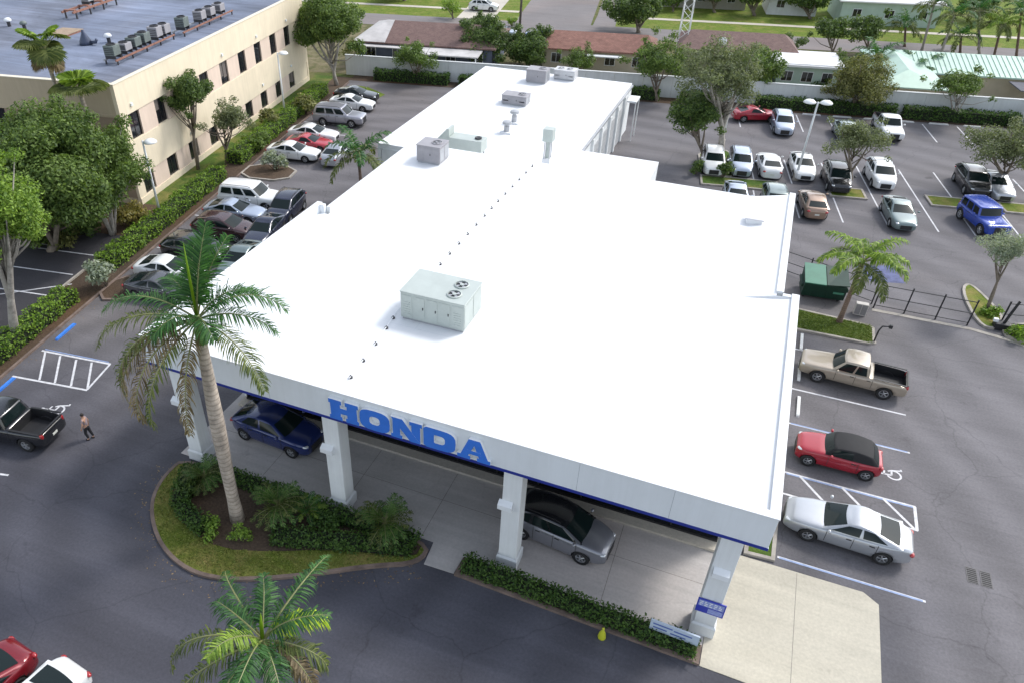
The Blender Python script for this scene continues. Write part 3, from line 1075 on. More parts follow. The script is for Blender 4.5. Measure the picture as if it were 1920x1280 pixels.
ft = 0.22
bevel(part(MB().box(BX0, BY0, ZB, BX1, BY0 + ft, ZT), 'front_fascia', FASCIA), 0.02)
bevel(part(MB().box(BX1 - ft, BY0 + ft + .002, ZB, BX1, BY1, ZT), 'side_fascia', FASCIA), 0.02)
bevel(part(MB().box(BX0, BY0 + ft + .002, ZB, BX0 + ft, BY1, ZT), 'side_fascia', FASCIA), 0.02)
for a, b_ in ((2.77, BX1 - ft - .002), (BX0 + ft + .002, -21.77)):
    part(MB().box(a, BY1 - ft, 0.14 if a < 0 else ZB, b_, BY1, ZT), 'return_fascia', FASCIA)
# coping on the parapets, a hand's breadth proud of them
for nm, bx in (('front_coping', (BX0 - .03, BY0 - .03, ZT + .002, BX1 + .03, BY0 + .30, ZT + .06)), ('side_coping', (BX1 - .30, BY0 + .302, ZT + .002, BX1 + .03, BY1 + .03, ZT + .06)),
               ('side_coping', (BX0 - .03, BY0 + .302, ZT + .002, BX0 + .30, BY1 + .03, ZT + .06)), ('side_coping', (2.47, BY1 + .032, ZT + .002, 2.80, 45.6, ZT + .06)),
               ('side_coping', (-21.78, BY1 + .032, ZD + .26, -21.50, 45.6, ZD + .31))):
    bevel(part(MB().box(*bx), nm, ROOFW), 0.015)
part(MB().prism([(BX0 + ft + .004, BY0 + ft + .004), (BX1 - ft - .004, BY0 + ft + .004), (BX1 - ft - .004, BY1 - ft - .004), (2.52, BY1 - ft - .004), (2.52, 45.55), (-21.52, 45.55), (-21.52, BY1 - ft - .004), (BX0 + ft + .004, BY1 - ft - .004)], ZD - .3, ZD), 'roof', ROOFW)
part(MB().box(2.525, BY1 + .002, 5.9, 2.75, 45.6, ZT), 'parapet', WHITE)
part(MB().box(-21.75, BY1 + .002, 5.9, -21.525, 45.6, ZD + .26), 'parapet', WHITE)
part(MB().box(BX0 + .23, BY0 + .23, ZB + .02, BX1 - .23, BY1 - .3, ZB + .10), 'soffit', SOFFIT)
part(MB().box(BX0 - .012, BY0 - .025, ZB - .02, BX1 + .012, BY0 - .002, ZB + .10), 'blue_stripe', BLUE_D)
part(MB().box(BX1 + .002, BY0, ZB - .02, BX1 + .02, BY1, ZB + .06), 'blue_stripe', FASCIA)
# added ramp: gentle slope keeps the membrane evenly bright up to the right-hand parapet
b = MB()
zl, zh = ZD + .004, ZT - .05
b.add([(1.0, BY0 + .24, zl), (BX1 - ft - .004, BY0 + .24, zh), (BX1 - ft - .004, 33.27, zh), (1.0, 33.27, zl), (2.516, 33.27, zh), (2.516, 45.5, zh), (.5, 45.5, zl)], [(0, 1, 2, 3), (3, 2, 4), (3, 4, 5, 6)])
part(b, 'tapered_roof_edge', ROOFW)
# expansion joints in the fascia
for k in range(1, 8):
    x = BX0 + k * (BX1 - BX0) / 8
    if not -13.0 < x < -6.1:
        part(MB().box(x - .006, BY0 - .0035, ZB + .12, x + .006, BY0 - .001, ZT - .02), 'fascia_joint', mat('joint_grey', (0.33, 0.35, 0.38), .8, 0, 0))
# body of the building
part(MB().box(2.4, 23.9, 0.15, 2.75, 45.6, 5.9), 'side_wall', WHITE)
part(MB().box(-21.75, 23.9, 0, -21.4, 45.6, 5.9), 'side_wall', WHITE)
part(MB().box(-21.4, 45.3, 0, 2.4, 45.6, 6.1), 'back_wall', WHITE)
part(MB().box(-21.4, 23.6, 0.152, 2.4, 23.88, 0.26), 'front_wall', TRIM)
part(MB().box(-21.4, 23.6, 4.0, 2.4, 23.88, ZB), 'front_wall', WHITE)
for i in range(12):
    x0 = -21.4 + i * 23.8 / 12
    wdo = part(MB().box(x0, 23.65, 0.262, x0 + .08, 23.85, 3.998), 'shop_window', TRIM)
    MB().box(x0 + .082, 23.72, .262, x0 + 23.8 / 12 - .002, 23.75, 3.998).obj('pane', GLASS_D, wdo, world=False).data.transform(dl.matrix_basis.inverted())

# pillars with plinth, sloped up-light box, sign
for i, x in enumerate((-21.3, -13.55, -5.73, 2.02)):
    pl = part(MB().box(x, 18.98, 0.02, x + .74, 19.72, ZB), 'pillar', WHITE)
    bevel(pl, 0.03)
    b = MB()
    b.add([(x - .07, 18.91, .022), (x + .81, 18.91, .022), (x + .81, 19.79, .022), (x - .07, 19.79, .022), (x - .07, 18.91, .55), (x + .81, 18.91, .55), (x + .81, 19.79, .55), (x - .07, 19.79, .55),
           (x - .01, 18.97, .64), (x + .75, 18.97, .64), (x + .75, 19.73, .64), (x - .01, 19.73, .64)],
          [(0, 1, 5, 4), (1, 2, 6, 5), (2, 3, 7, 6), (3, 0, 4, 7), (4, 5, 9, 8), (5, 6, 10, 9), (6, 7, 11, 10), (7, 4, 8, 11)])
    q = b.obj('plinth', WHITE, pl)
    q.data.transform(dl.matrix_basis.inverted())
    b = MB()
    xl = x - .1 if i < 3 else x + .08
    b.add([(xl, 18.975, 3.35), (xl + .55, 18.975, 3.35), (xl + .55, 18.75, 3.50), (xl, 18.75, 3.50), (xl, 18.975, 3.85), (xl + .55, 18.975, 3.85), (xl + .55, 18.75, 3.72), (xl, 18.75, 3.72)],
          [(0, 3, 2, 1), (4, 5, 6, 7), (0, 1, 5, 4), (3, 7, 6, 2), (0, 4, 7, 3), (1, 2, 6, 5)])
    q = b.obj('wall_light', LETTERW, pl)
    q.data.transform(dl.matrix_basis.inverted())

# letters: blue faces, white returns
LW, LH, LZ, Y0, Y1 = 1.31, 1.0, 5.70, BY0 - .16, BY0 - .004


def letter(ch, x):
    b = MB()
    def P(poly, dy=0.0):
        b.xzprism([(x + u * LW, LZ + v * LH) for u, v in poly], Y0 - dy, Y1, 0, 1)
    R_ = lambda a, c, d, e: [(a, c), (d, c), (d, e), (a, e)]
    if ch == 'H':
        for u in (0.0, 0.56):
            P(R_(u, 0, u + .44, .2)); P(R_(u, .8, u + .44, 1.0)); P(R_(u + .05, .2, u + .39, .8))
        P(R_(.39, .36, .61, .64))
    elif ch == 'O' or ch == 'D':
        n = 20
        ou, iu = [], []
        for k in range(n):
            a = 2 * math.pi * k / n
            c_, s_ = math.cos(a), math.sin(a)
            pw = lambda v, e: math.copysign(abs(v) ** e, v)
            e_ = 0.62
            o_ = (0.5 + 0.5 * pw(c_, e_), 0.5 + 0.5 * pw(s_, e_))
            i_ = (0.5 + 0.17 * pw(c_, .7), 0.5 + 0.20 * pw(s_, .7))
            if ch == 'D' and c_ < 0:
                t_ = max(-1, min(1, math.tan(math.asin(max(-1, min(1, s_)))) * 1.0)) if abs(s_) < .999 else math.copysign(1, s_)
                if abs(s_) <= 0.72:
                    o_, i_ = (0.0, 0.5 + 0.5 * s_ / .72), (0.33, 0.5 + 0.20 * s_ / .72)
                else:
                    q_ = (1 - abs(c_) / 0.72)
                    o_, i_ = (0.5 * q_, 0.5 + math.copysign(.5, s_)), (0.33 + 0.17 * q_, 0.5 + math.copysign(.20, s_))
            ou.append(o_); iu.append(i_)
        for k in range(n):
            j = (k + 1) % n
            q = [ou[k], ou[j], iu[j], iu[k]]
            P(q, 0.0)
    elif ch == 'N':
        P(R_(0, 0, .36, .18)); P(R_(.06, .18, .30, .985)); P(R_(.66, 0, .94, .82)); P(R_(.60, .82, 1.0, 1.0))
        P([(.0, 1.0), (.38, 1.0), (.93, .008), (.62, .008)], 0.003)
    elif ch == 'A':
        P(R_(0, 0, .40, .18)); P(R_(.60, 0, 1.0, .18))
        P([(.10, .18), (.33, .18), (.55, .86), (.48, 1.0), (.34, 1.0)], 0.003)
        P([(.66, .18), (.93, .18), (.68, 1.0), (.48, 1.0), (.47, .86)], 0.0015)
        P(R_(.30, .28, .70, .46), 0.005)
    o = part(b, 'letter', [BLUE, LETTERW])
    o['label'] = 'blue letter %s with white edges' % ch
    return o


for ch, x in zip('HONDA', (-12.92, -11.57, -10.22, -8.86, -7.49)):
    letter(ch, x)

# lower link roof and service wing behind
ZW = 4.45
part(MB().prism([(-21.3, 45.62), (-6.2, 45.62), (-6.2, 53.9), (-12.02, 53.9), (-12.02, 72.55), (-26.72, 72.55), (-26.72, 49.2), (-21.3, 49.2)], ZW - .35, ZW), 'wing_roof', ROOFW)
for x0, y0, x1, y1 in ((-12.3, 53.9, -12.0, 72.6), (-26.75, 49.15, -26.45, 72.6), (-26.4, 72.3, -12.35, 72.6), (-12.2, 53.6, -6.2, 53.88), (-6.45, 45.7, -6.2, 53.55), (-26.4, 49.15, -21.4, 49.4)):
    part(MB().box(x0, y0, 0, x1, y1, ZW - .352), 'wing_wall', WHITE)
part(MB().box(-11.985, 54.0, ZW - .30, -11.86, 72.5, ZW - .16), 'gutter', GALV)
for i in range(6):
    y = 54.6 + i * 2.95
    if i < 5:
        dr = part(MB().box(-11.998, y + .35, 0.02, -11.95, y + 2.6, 3.3), 'roll_up_door', mat('roller_door_grey', (0.50, 0.51, 0.52), 0.6, 0.1, 0.08, 1.5))
        for k in range(8):
            q = MB().box(-11.949, y + .37, .1 + k * .4, -11.935, y + 2.58, .14 + k * .4).obj('slat', GALV, dr)
            q.data.transform(dl.matrix_basis.inverted())
    part(MB().box(-11.998, y - .2, 0, -11.80, y + .2, ZW - .36), 'pilaster', WHITE)
part(MB().box(-11.79, 69.6, 3.55, -10.9, 71.4, 3.7), 'door_awning', WHITE)
for y in (69.7, 71.3):
    part(MB().box(-11.0, y - .04, 0, -10.92, y + .04, 3.55), 'awning_post', LAMPW)

# pipe run on the roof with its supports
pr = thing('roof_pipe', 'thin white pipe on dark supports running back across the main roof', 'pipe', (-13.1, 20.3, ZD))
MB().tube([(0.2, 0, .09), (0.05, 2.5, .09), (-.22, 5.2, .09), (-.2, 12, .09), (-.12, 18, .09), (0.1, 24.9, .09)], .022, 6).obj('pipe', LETTERW, pr)
for y in [0.15, 1.35, 2.62, 3.9, 4.75, 10.15, 11.37, 12.6, 13.8, 15.05, 16.3, 17.4, 18.45, 19.6, 20.8, 22.0, 23.2, 24.4]:
    xx = np.interp(y, [0, 2.5, 5.2, 12, 18, 24.9], [.2, .05, -.22, -.2, -.12, .1])
    MB().lathe([(.085, 0.0), (.085, .06), (.03, .08), (.03, .14), (0, .14)], 8, (xx, y, 0)).obj('support', DARKM, pr)


# ------------------------------------------------------------------ rooftop machines
def rtu(label, x0, y0, x1, y1, z, h, m, fans, group='rooftop air conditioners', panels=4, seedx=0):
    L_, W_ = x1 - x0, y1 - y0
    t = thing('rooftop_air_conditioner', label, 'air conditioner', (x0, y0, z), 0, group)
    MB().box(.06, .06, 0, L_ - .06, W_ - .06, .10).obj('base_rail', GALV, t)
    bevel(MB().box(0, 0, .10, L_, W_, h).obj('casing', m, t), .02)
    bevel(MB().box(-.03, -.03, h + .001, L_ + .03, W_ + .03, h + .05).obj('lid', m, t), .01)
    for k in range(panels):
        a, c = L_ * k / panels + .05, L_ * (k + 1) / panels - .05
        p_ = MB().box(a, -.016, .2, c, -.002, h - .12).obj('panel', m, t)
        if k in (0, panels - 1):
            for q in range(6):
                MB().box(a + .08, -.03, .32 + q * (h - .7) / 6, c - .08, -.0165, .36 + q * (h - .7) / 6).obj('louvre', m, p_)
        else:
            MB().box(c - .1, -.04, h * .5, c - .06, -.0165, h * .5 + .12).obj('handle', DARKM, p_)
    for k in range(2):
        a, c = W_ * k / 2 + .05, W_ * (k + 1) / 2 - .05
        MB().box(L_ + .002, a, .2, L_ + .015, c, h - .12).obj('coil_panel', GALV if m is UNIT2 else m, t)
    for fx, fy, fr in fans:
        f = MB().lathe([(fr, h + .051), (fr, h + .10), (fr * .86, h + .12), (fr * .84, h + .06), (fr * .84, h + .052)], 20, (fx, fy, 0)).obj('fan', m, t, smooth=False)
        b = MB().lathe([(fr * .83, h + .0515), (fr * .83, h + .054), (0, h + .054)], 20, (fx, fy, 0))
        b.obj('well', DARKM, f)
        b = MB()
        for k in range(4):
            a = k * math.pi / 2 + .4
            b.add([(fx, fy, h + .075), (fx + fr * .8 * math.cos(a), fy + fr * .8 * math.sin(a), h + .066), (fx + fr * .8 * math.cos(a + .7), fy + fr * .8 * math.sin(a + .7), h + .09)], [(0, 1, 2)])
        b.obj('blade', GALV, f)
        MB().lathe([(fr * .3, h + .08), (fr * .28, h + .11), (0, h + .115)], 10, (fx, fy, 0)).obj('hub', m, f)
    return t


rtu('big pale green rooftop unit with two fans in the middle of the main roof', -12.95, 25.2, -9.88, 27.3, ZD, 1.42, UNIT, [(2.35, .62, .34), (2.35, 1.5, .34)], panels=5)
rtu('grey rooftop unit near the left back corner of the main roof', -20.2, 42.4, -18.55, 43.9, ZD, 1.15, UNIT2, [(1.15, .75, .36)], panels=3)
rtu('grey rooftop unit midway along the rear wing roof', -21.2, 61.9, -19.0, 63.2, ZW, .78, UNIT2, [(1.65, .65, .36)], panels=3)
rtu('grey rooftop unit near the far end of the rear wing roof', -21.3, 68.9, -19.4, 70.3, ZW, 1.15, UNIT2, [(1.4, .7, .36)], panels=3)
rtu('pale rooftop unit at the farthest edge of the rear wing roof', -19.2, 70.9, -17.2, 72.2, ZW, .85, mat('unit_casing_pale', (0.55, 0.55, 0.56), 0.5, 0.1, 0.06), [(.55, .65, .32), (1.4, .65, .32)], panels=3)
t = thing('roof_duct', 'long pale green duct box with raised hood behind the main roof', 'duct', (-21.2, 48.0, ZW))
bevel(MB().box(0.9, 0, 0.9, 3.4, 1.2, 1.75).obj('duct_box', UNIT, t), .02)
b = MB()
b.add([(-.6, .1, .9), (.88, .1, .9), (.88, 1.1, .9), (-.6, 1.1, .9), (.7, .1, 2.3), (.88, .1, 2.3), (.88, 1.1, 2.3), (.7, 1.1, 2.3)], [(0, 3, 2, 1), (4, 5, 6, 7), (0, 1, 5, 4), (1, 2, 6, 5), (2, 3, 7, 6), (3, 0, 4, 7)])
b.obj('hood', UNIT, t)
MB().lathe([(.25, 1.751), (.25, 1.85), (.2, 1.86), (.0, 1.8)], 14, (2.95, .6, 0)).obj('outlet', DARKM, t)
for x in (1.1, 3.2):
    for y in (.1, 1.1):
        MB().box(x - .05, y - .05, 0, x + .05, y + .05, .9).obj('leg', GALV, t)
t = thing('exhaust_stack', 'tall narrow pale green exhaust stack behind the main roof', 'vent', (-13.55, 50.2, ZW))
MB().box(-.28, -.28, 0, .28, .28, .5).obj('curb', ROOFW, t)
for dx in (-.2, .2):
    for dy in (-.2, .2):
        MB().box(dx - .03, dy - .03, .5, dx + .03, dy + .03, 1.75).obj('leg', GALV, t)
MB().lathe([(.14, .5), (.14, 1.75), (.1, 1.75)], 12).obj('pipe', UNIT, t)
bevel(MB().box(-.36, -.36, 1.76, .36, .36, 2.65).obj('hood', UNIT, t), .02)
t = thing('roof_vents', 'pair of small stacked white vents on the rear wing roof', 'vent', (-18.4, 55.3, ZW))
for y, hh in ((0, .9), (2.4, 1.0)):
    f = MB().lathe([(.22, 0), (.22, hh * .6), (.16, hh * .62), (.16, hh * .8), (.38, hh * .82), (.34, hh), (0, hh * 1.05)], 14, (-.2 * y / 2.4, y, 0)).obj('vent_cap', GALV, t, smooth=False)
    MB().box(-.45 - .2 * y / 2.4, y - .4, 0.001, .45 - .2 * y / 2.4, y + .4, .12).obj('curb', ROOFW, t)
t = thing('roof_hatch', 'small pale square curb cap at the right back of the main roof', 'roof hatch', (0.9, 41.9, ZD))
MB().box(-.42, -.4, 0, .42, .4, .3).obj('curb', ROOFW, t)
bevel(MB().box(-.5, -.48, .301, .5, .48, .38).obj('lid', mat('hatch_grey', (0.62, 0.61, 0.63), 0.6, 0, 0.06), t), .02)

# ------------------------------------------------------------------ signs by the right pillar, yellow cone bag
PLAQ = mat('sign_blue_plain', (0.035, 0.05, 0.40), 0.4, 0, 0.05, 3)
s_ = thing('pillar_sign', 'small blue square sign with white lines on the right-hand pillar', 'sign', (1.93, 18.9, 1.35))
bevel(MB().box(0, 0, 0, .98, .05, .72).obj('board', PLAQ, s_), .01)
MB().box(.05, -.006, .36, .93, -.002, .67).obj('text_panel', mat('sign_pale_blue', (0.28, 0.34, 0.66), .5, 0, .25, 14), s_)
for k in range(3):
    for q in range(5):
        MB().box(.09 + q * .165, -.010, .40 + k * .09, .09 + q * .165 + (.11 if (q + k) % 3 else .06), -.0065, .44 + k * .09).obj('print_mark', LETTERW, s_)
MB().box(.42, -.006, .06, .93, -.002, .30).obj('text_panel', mat('sign_pale_blue', (0.28, 0.34, 0.66)), s_)
s_ = thing('low_sign', 'low pale blue rectangular sign standing in the hedge by the right pillar', 'sign', (0.55, 17.98, 0.1), rad(-2))
b = MB()
b.add([(0, 0, .55), (1.75, 0, .55), (1.75, .02, 1.05), (0, .02, 1.05), (0, .07, .55), (1.75, .07, .55), (1.75, .09, 1.05), (0, .09, 1.05)], [(0, 1, 2, 3), (5, 4, 7, 6), (4, 0, 3, 7), (1, 5, 6, 2), (3, 2, 6, 7), (4, 5, 1, 0)])
b.obj('board', mat('sign_board_pale', (0.50, 0.58, 0.68), .5, 0, .06, 4), s_)
for x0, x1, z in ((.1, .8, .88), (.12, .62, .70), (.85, 1.5, .84), (.75, 1.3, .66)):
    MB().box(x0, -.004, z, x1, .0, z + .07).obj('print_line', mat('sign_print', (0.10, 0.15, 0.42), .5), s_).location = (0, (z - .55) * .04 - .001, 0)
for x in (.15, 1.6):
    MB().box(x - .04, .02, -.02, x + .04, .06, .56).obj('post', GALV, s_)
t = thing('yellow_marker', 'bright yellow bottle-shaped marker standing at the kerb of the front hedge', 'marker', G(1128, 1194) + Vector((0, 0, 0)))
YEL = mat('safety_yellow', (0.50, 0.52, 0.03), 0.5, 0, 0.1, 5)
t.scale = (.85, .85, .85)
MB().lathe([(.17, 0), (.18, .06), (.15, .3), (.07, .5), (.055, .6)], 14).obj('bottle', YEL, t, smooth=True)
MB().lathe([(.055, .601), (.06, .66), (.02, .7), (0, .7)], 10).obj('cap', YEL, t, smooth=True)

# ================================================================== OFFICE BLOCK ON THE LEFT
ob = thing('office_building', 'two-storey cream stucco office block with blue-grey flat roof on the left', 'building', SP(-35.8, 47.1), GA)
OW, OL, OH, OD = 34.0, 34.5, 9.2, 8.72
cols = [48.0, 51.57, 55.1, 58.7, 62.35, 66.0, 69.42, 73.0, 76.55]


def bpart(mb, name, m, **k):
    return mb.obj(name, m, ob, **k)


TANW = streak_paint('shaded_tan_stucco', (0.50, 0.415, 0.295), 0.85, 0.08)  # front face's shade is mixed into this tan, against the cream side
th = 0.3
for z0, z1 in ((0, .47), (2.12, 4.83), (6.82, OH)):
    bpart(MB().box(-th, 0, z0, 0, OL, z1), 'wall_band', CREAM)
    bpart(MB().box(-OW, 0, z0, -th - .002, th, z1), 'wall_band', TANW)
ends = [(c - 47.1, c - 47.1 + 1.46) for c in cols]
for z0, z1 in ((.472, 2.118), (4.832, 6.818)):
    prev = 0.002
    for k, (a, c) in enumerate(ends + [(OL - .002, OL)]):
        bpart(MB().box(-th, prev, z0, -.06, a, z1), 'wall_panel', PINK if 0 < k < len(ends) else CREAM)
        prev = c
    # front wall, windows grouped by two
    prev = -OW
    for a, c in [(-27.5, -24.0), (-20.5, -17.0), (-13.6, -10.1), (-7.1, -3.7), (-th - .004, 0)]:
        bpart(MB().box(prev, .06, z0, a, th, z1), 'wall_panel', mat('shaded_tan_panel', (0.34, 0.26, 0.19), .85, 0, .08, .8))  # front panels: shade painted into the tan here too
        prev = c
WFR = mat('bronze_frame', (0.035, 0.028, 0.028), .4, .3, .1)


def office_window(x0, y0, x1, y1, z0, z1, side):
    if side == 'e':
        f = MB()
        f.box(-.26, y0 + .002, z0, -.18, y0 + .07, z1); f.box(-.26, y1 - .07, z0, -.18, y1 - .002, z1); f.box(-.26, y0 + .072, z0, -.18, y1 - .072, z0 + .07); f.box(-.26, y0 + .072, z1 - .07, -.18, y1 - .072, z1)
        w_ = bpart(f, 'window', WFR)
        ym = (y0 + y1) / 2
        for a, c in ((y0 + .072, ym - .025), (ym + .025, y1 - .072)):
            pn = MB().box(-.23, a, z0 + .072, -.215, c, z1 - .072).obj('pane', GLASS_D, w_)
            if random.random() < .4:
                zz = z0 + (z1 - z0) * random.uniform(.25, .8)
                MB().box(-.2145, a + .01, zz, -.2135, c - .01, z1 - .08).obj('blind', mat('window_blind', (0.15, 0.13, 0.12), .6, 0, .2, 5), w_)
        MB().box(-.24, ym - .024, z0 + .072, -.19, ym + .024, z1 - .072).obj('mullion', WFR, w_)
        bpart(MB().box(-.17, y0 + .004, z0 + .001, -.05, y1 - .004, z0 + .05), 'sill', CREAM)
    else:
        f = MB()
        f.box(x0 + .002, .18, z0, x0 + .07, .26, z1); f.box(x1 - .07, .18, z0, x1 - .002, .26, z1); f.box(x0 + .072, .18, z0, x1 - .072, .26, z0 + .07); f.box(x0 + .072, .18, z1 - .07, x1 - .072, .26, z1)
        w_ = bpart(f, 'window', WFR)
        n_ = 3
        for k in range(n_):
            a = x0 + .072 + k * (x1 - x0 - .144) / n_
            MB().box(a + .02, .215, z0 + .072, a + (x1 - x0 - .144) / n_ - .02, .23, z1 - .072).obj('pane', GLASS_D, w_)


for a, c in ends:
    for z0, z1 in ((.474, 2.116), (4.834, 6.816)):
        office_window(0, a, 0, c, z0, z1, 'e')
for a, c in [(-13.6, -10.1), (-7.1, -3.7)]:
    for z0, z1 in ((.474, 2.116), (4.834, 6.816)):
        office_window(a, 0, c, 0, z0, z1, 's')
bpart(MB().box(-OW, th + .1, 0, -th - .01, OL - .01, OD - .4), 'inner_floors', mat('dim_interior', (0.03, 0.03, 0.03), .9, 0, 0))
bpart(MB().box(-OW, OL - .002, 0, 0, OL + th, OH), 'back_wall', CREAM)
bpart(MB().box(-OW + .01, th + .004, OD - .3, -th - .004, OL - .006, OD), 'roof', TANROOF)
for nm, bx in (('coping', (-.36, -.04, OH + .002, .04, OL + .34, OH + .07)), ('coping', (-OW, -.04, OH + .002, -.362, .36, OH + .07)), ('coping', (-OW, OL - .06, OH + .002, -.362, OL + .34, OH + .07))):
    bevel(bpart(MB().box(*bx), nm, mat('cream_coping', (0.70, 0.64, 0.52), .8, 0, .05)), .015)
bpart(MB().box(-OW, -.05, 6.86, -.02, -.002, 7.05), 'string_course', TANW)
bpart(MB().box(-OW, -.05, 4.6, -.02, -.002, 4.78), 'string_course', CREAM)
for k, (a, c) in enumerate(ends):
    if k % 2 == 0:
        bpart(MB().box(.002, a + .5, 7.3, .12, a + .75, 7.5), 'wall_light', LAMPW)
        bpart(MB().box(.002, a + .5, 2.7, .12, a + .75, 2.9), 'wall_light', LAMPW)


def condenser(label, sx, sy, h=1.0, m=UNIT2, wd=.9, z=OD, group='condensers on the office roof'):
    t = thing('condenser_unit', label, 'air conditioner', SP(sx, sy, z), GA, group)
    for a in (-1, 1):
        MB().box(-wd / 2, a * wd * .4 - .04, 0, wd / 2, a * wd * .4 + .04, .25).obj('skid', DARKM, t)
    bevel(MB().box(-wd / 2, -wd / 2, .252, wd / 2, wd / 2, h).obj('casing', m, t), .03)
    MB().lathe([(wd * .40, h + .001), (wd * .40, h + .08), (wd * .34, h + .1), (wd * .33, h + .02), (0, h + .02)], 14).obj('fan_guard', DARKM, t)
    for k in range(4):
        MB().box(-wd * .42, -wd / 2 - .012, .35 + k * (h - .45) / 4, wd * .42, -wd / 2 - .002, .41 + k * (h - .45) / 4).obj('louvre', DARKM, t)


GREEN_U = mat('weathered_green_casing', (0.15, 0.18, 0.17), .6, .1, .2, 3)
for t_l, (sx, sy0, sy1) in (('nearer', (-40.2, 53.3, 62.2)), ('farther', (-39.8, 63.0, 72.6))):
    r = thing('equipment_rail', t_l + ' rusty steel rail frame under the roof condensers of the office block', 'rail frame', SP(sx, sy0, OD), GA)
    for dx in (-.5, .55):
        MB().box(dx - .06, 0, .3, dx + .06, sy1 - sy0, .42).obj('beam', RUST if dx > 0 else GALV, r)
    for k in range(5):
        y = .2 + k * (sy1 - sy0 - .4) / 4
        for dx in (-.5, .55):
            MB().box(dx - .05, y - .05, 0, dx + .05, y + .05, .3).obj('leg', DARKM, r)
CONDS = [(-40.2, 53.9, GREEN_U, 1.25, 'green condenser at the near end of the nearer roof rail'), (-40.2, 55.5, UNIT2, 1.0, 'small grey condenser second along the nearer roof rail'), (-40.2, 56.9, GREEN_U, 1.15, 'green condenser third along the nearer roof rail'),
         (-40.2, 58.3, GREEN_U, 1.2, 'green condenser fourth along the nearer roof rail'), (-40.2, 60.2, UNIT2, 1.3, 'big grey condenser fifth along the nearer roof rail'), (-40.2, 61.5, UNIT2, 1.2, 'grey condenser at the far end of the nearer roof rail'),
         (-39.8, 64.0, GREEN_U, 1.3, 'green condenser at the near end of the farther roof rail'), (-39.8, 67.2, UNIT2, 1.2, 'grey condenser second along the farther roof rail'), (-39.8, 69.0, UNIT2, 1.15, 'grey condenser third along the farther roof rail'), (-39.8, 70.9, UNIT2, 1.1, 'grey condenser at the far end of the farther roof rail')]
for sx, sy, m, h, lb in CONDS:
    condenser(lb, sx, sy, h * .8, m, .92, OD + .42)
r = thing('equipment_rail', 'orange rusted steel frame on the office roof near the top edge', 'rail frame', SP(-53.6, 66.6, OD), GA)
for dx in (-.6, .6):
    MB().box(dx - .08, 0, .55, dx + .08, 7.6, .72).obj('beam', RUST, r)
for k in range(4):
    MB().box(-.6, .3 + k * 2.2, .722, .6, .6 + k * 2.2, .82).obj('cross_beam', RUST, r)
    for dx in (-.6, .6):
        MB().box(dx - .06, .4 + k * 2.2, 0, dx + .06, .52 + k * 2.2, .55).obj('leg', DARKM, r)
condenser('white-topped condenser on the orange rusted roof frame', -53.6, 70.0, .9, GALV, .9, OD + .82)
condenser('pale condenser at the far end of the orange rusted roof frame', -53.6, 72.6, .9, GALV, .9, OD + .82)
t = thing('roof_pallet', 'flat tan timber platform with a rusty edge on the office roof', 'platform', SP(-50.4, 60.6, OD), GA)
for k in range(7):
    MB().box(-1.2, k * .34, .14, 1.0, k * .34 + .3, .18).obj('plank', mat('weathered_timber', (0.36, 0.27, 0.19), .9, 0, .2, 3), t)
for x in (-1.1, .85):
    MB().box(x, 0, 0, x + .12, 2.36, .138).obj('runner', RUST, t)
for k, (px, py, lb) in enumerate(((162, 84, 'dark cone-shaped roof vent with a side pipe on the office roof'), (205, 80, 'small white-capped roof vent beside the dark cone vent'), (18, 50, 'white-capped roof vent at the left edge of the office roof'), (47, 56, 'dark low roof vent partly behind the tall fan palm'))):
    P_ = G(px, py, OD)
    t = thing('roof_vent', lb, 'roof vent', P_, GA, 'vents on the office roof')
    if k == 0:
        MB().lathe([(.55, 0), (.5, .3), (.2, .9), (.12, 1.2), (0, 1.2)], 14).obj('cowl', mat('slate_metal', (0.06, 0.075, 0.12), .5, .3, .15), t, smooth=True)
        MB().tube([(.3, 0, .2), (1.0, 0, .25), (1.15, 0, .5)], [.14, .14, .12], 8).obj('pipe', mat('slate_metal', (0.06, 0.075, 0.12)), t, smooth=True)
    else:
        MB().lathe([(.16, 0), (.16, .45), (.13, .45)], 10).obj('pipe', DARKM, t)
        MB().lathe([(.30, .451), (.34, .55), (.24, .72), (0, .78)], 12).obj('cap', LETTERW if k < 3 else GREEN_U, t, smooth=True)


# ================================================================== WALLS, FENCES, LAMPS
def wall(name, label, sx0, sy0, sx1, sy1, h, m, thk=.2, panel=3.0):
    P0, P1 = SP(sx0, sy0), SP(sx1, sy1)
    Ln = (P1 - P0).length
    t = thing(name, label, 'wall', P0, math.atan2(P1.y - P0.y, P1.x - P0.x))
    n_ = int(Ln / panel)
    for k in range(n_):
        MB().box(k * Ln / n_ + .012, -thk / 2, -.02, (k + 1) * Ln / n_ - .012, thk / 2, h).obj('panel', m, t)
    bevel(MB().box(0, -thk / 2 - .05, h + .001, Ln, thk / 2 + .05, h + .09).obj('coping', m, t), .01)
    return t


WALLM = streak_paint('pale_wall_paint', (0.64, 0.66, 0.66), .85, .09)
wall('boundary_wall', 'long pale painted boundary wall behind the hedges and parked cars', -32.5, 85.2, 38.6, 85.2, 2.15, WALLM)
wall('boundary_wall', 'pale wall running towards the camera at the far right edge', 38.6, 84.9, 38.6, 62.0, 2.1, WALLM)

GATEM = mat('black_fence_steel', (0.03, 0.03, 0.034), .5, .3, .1)


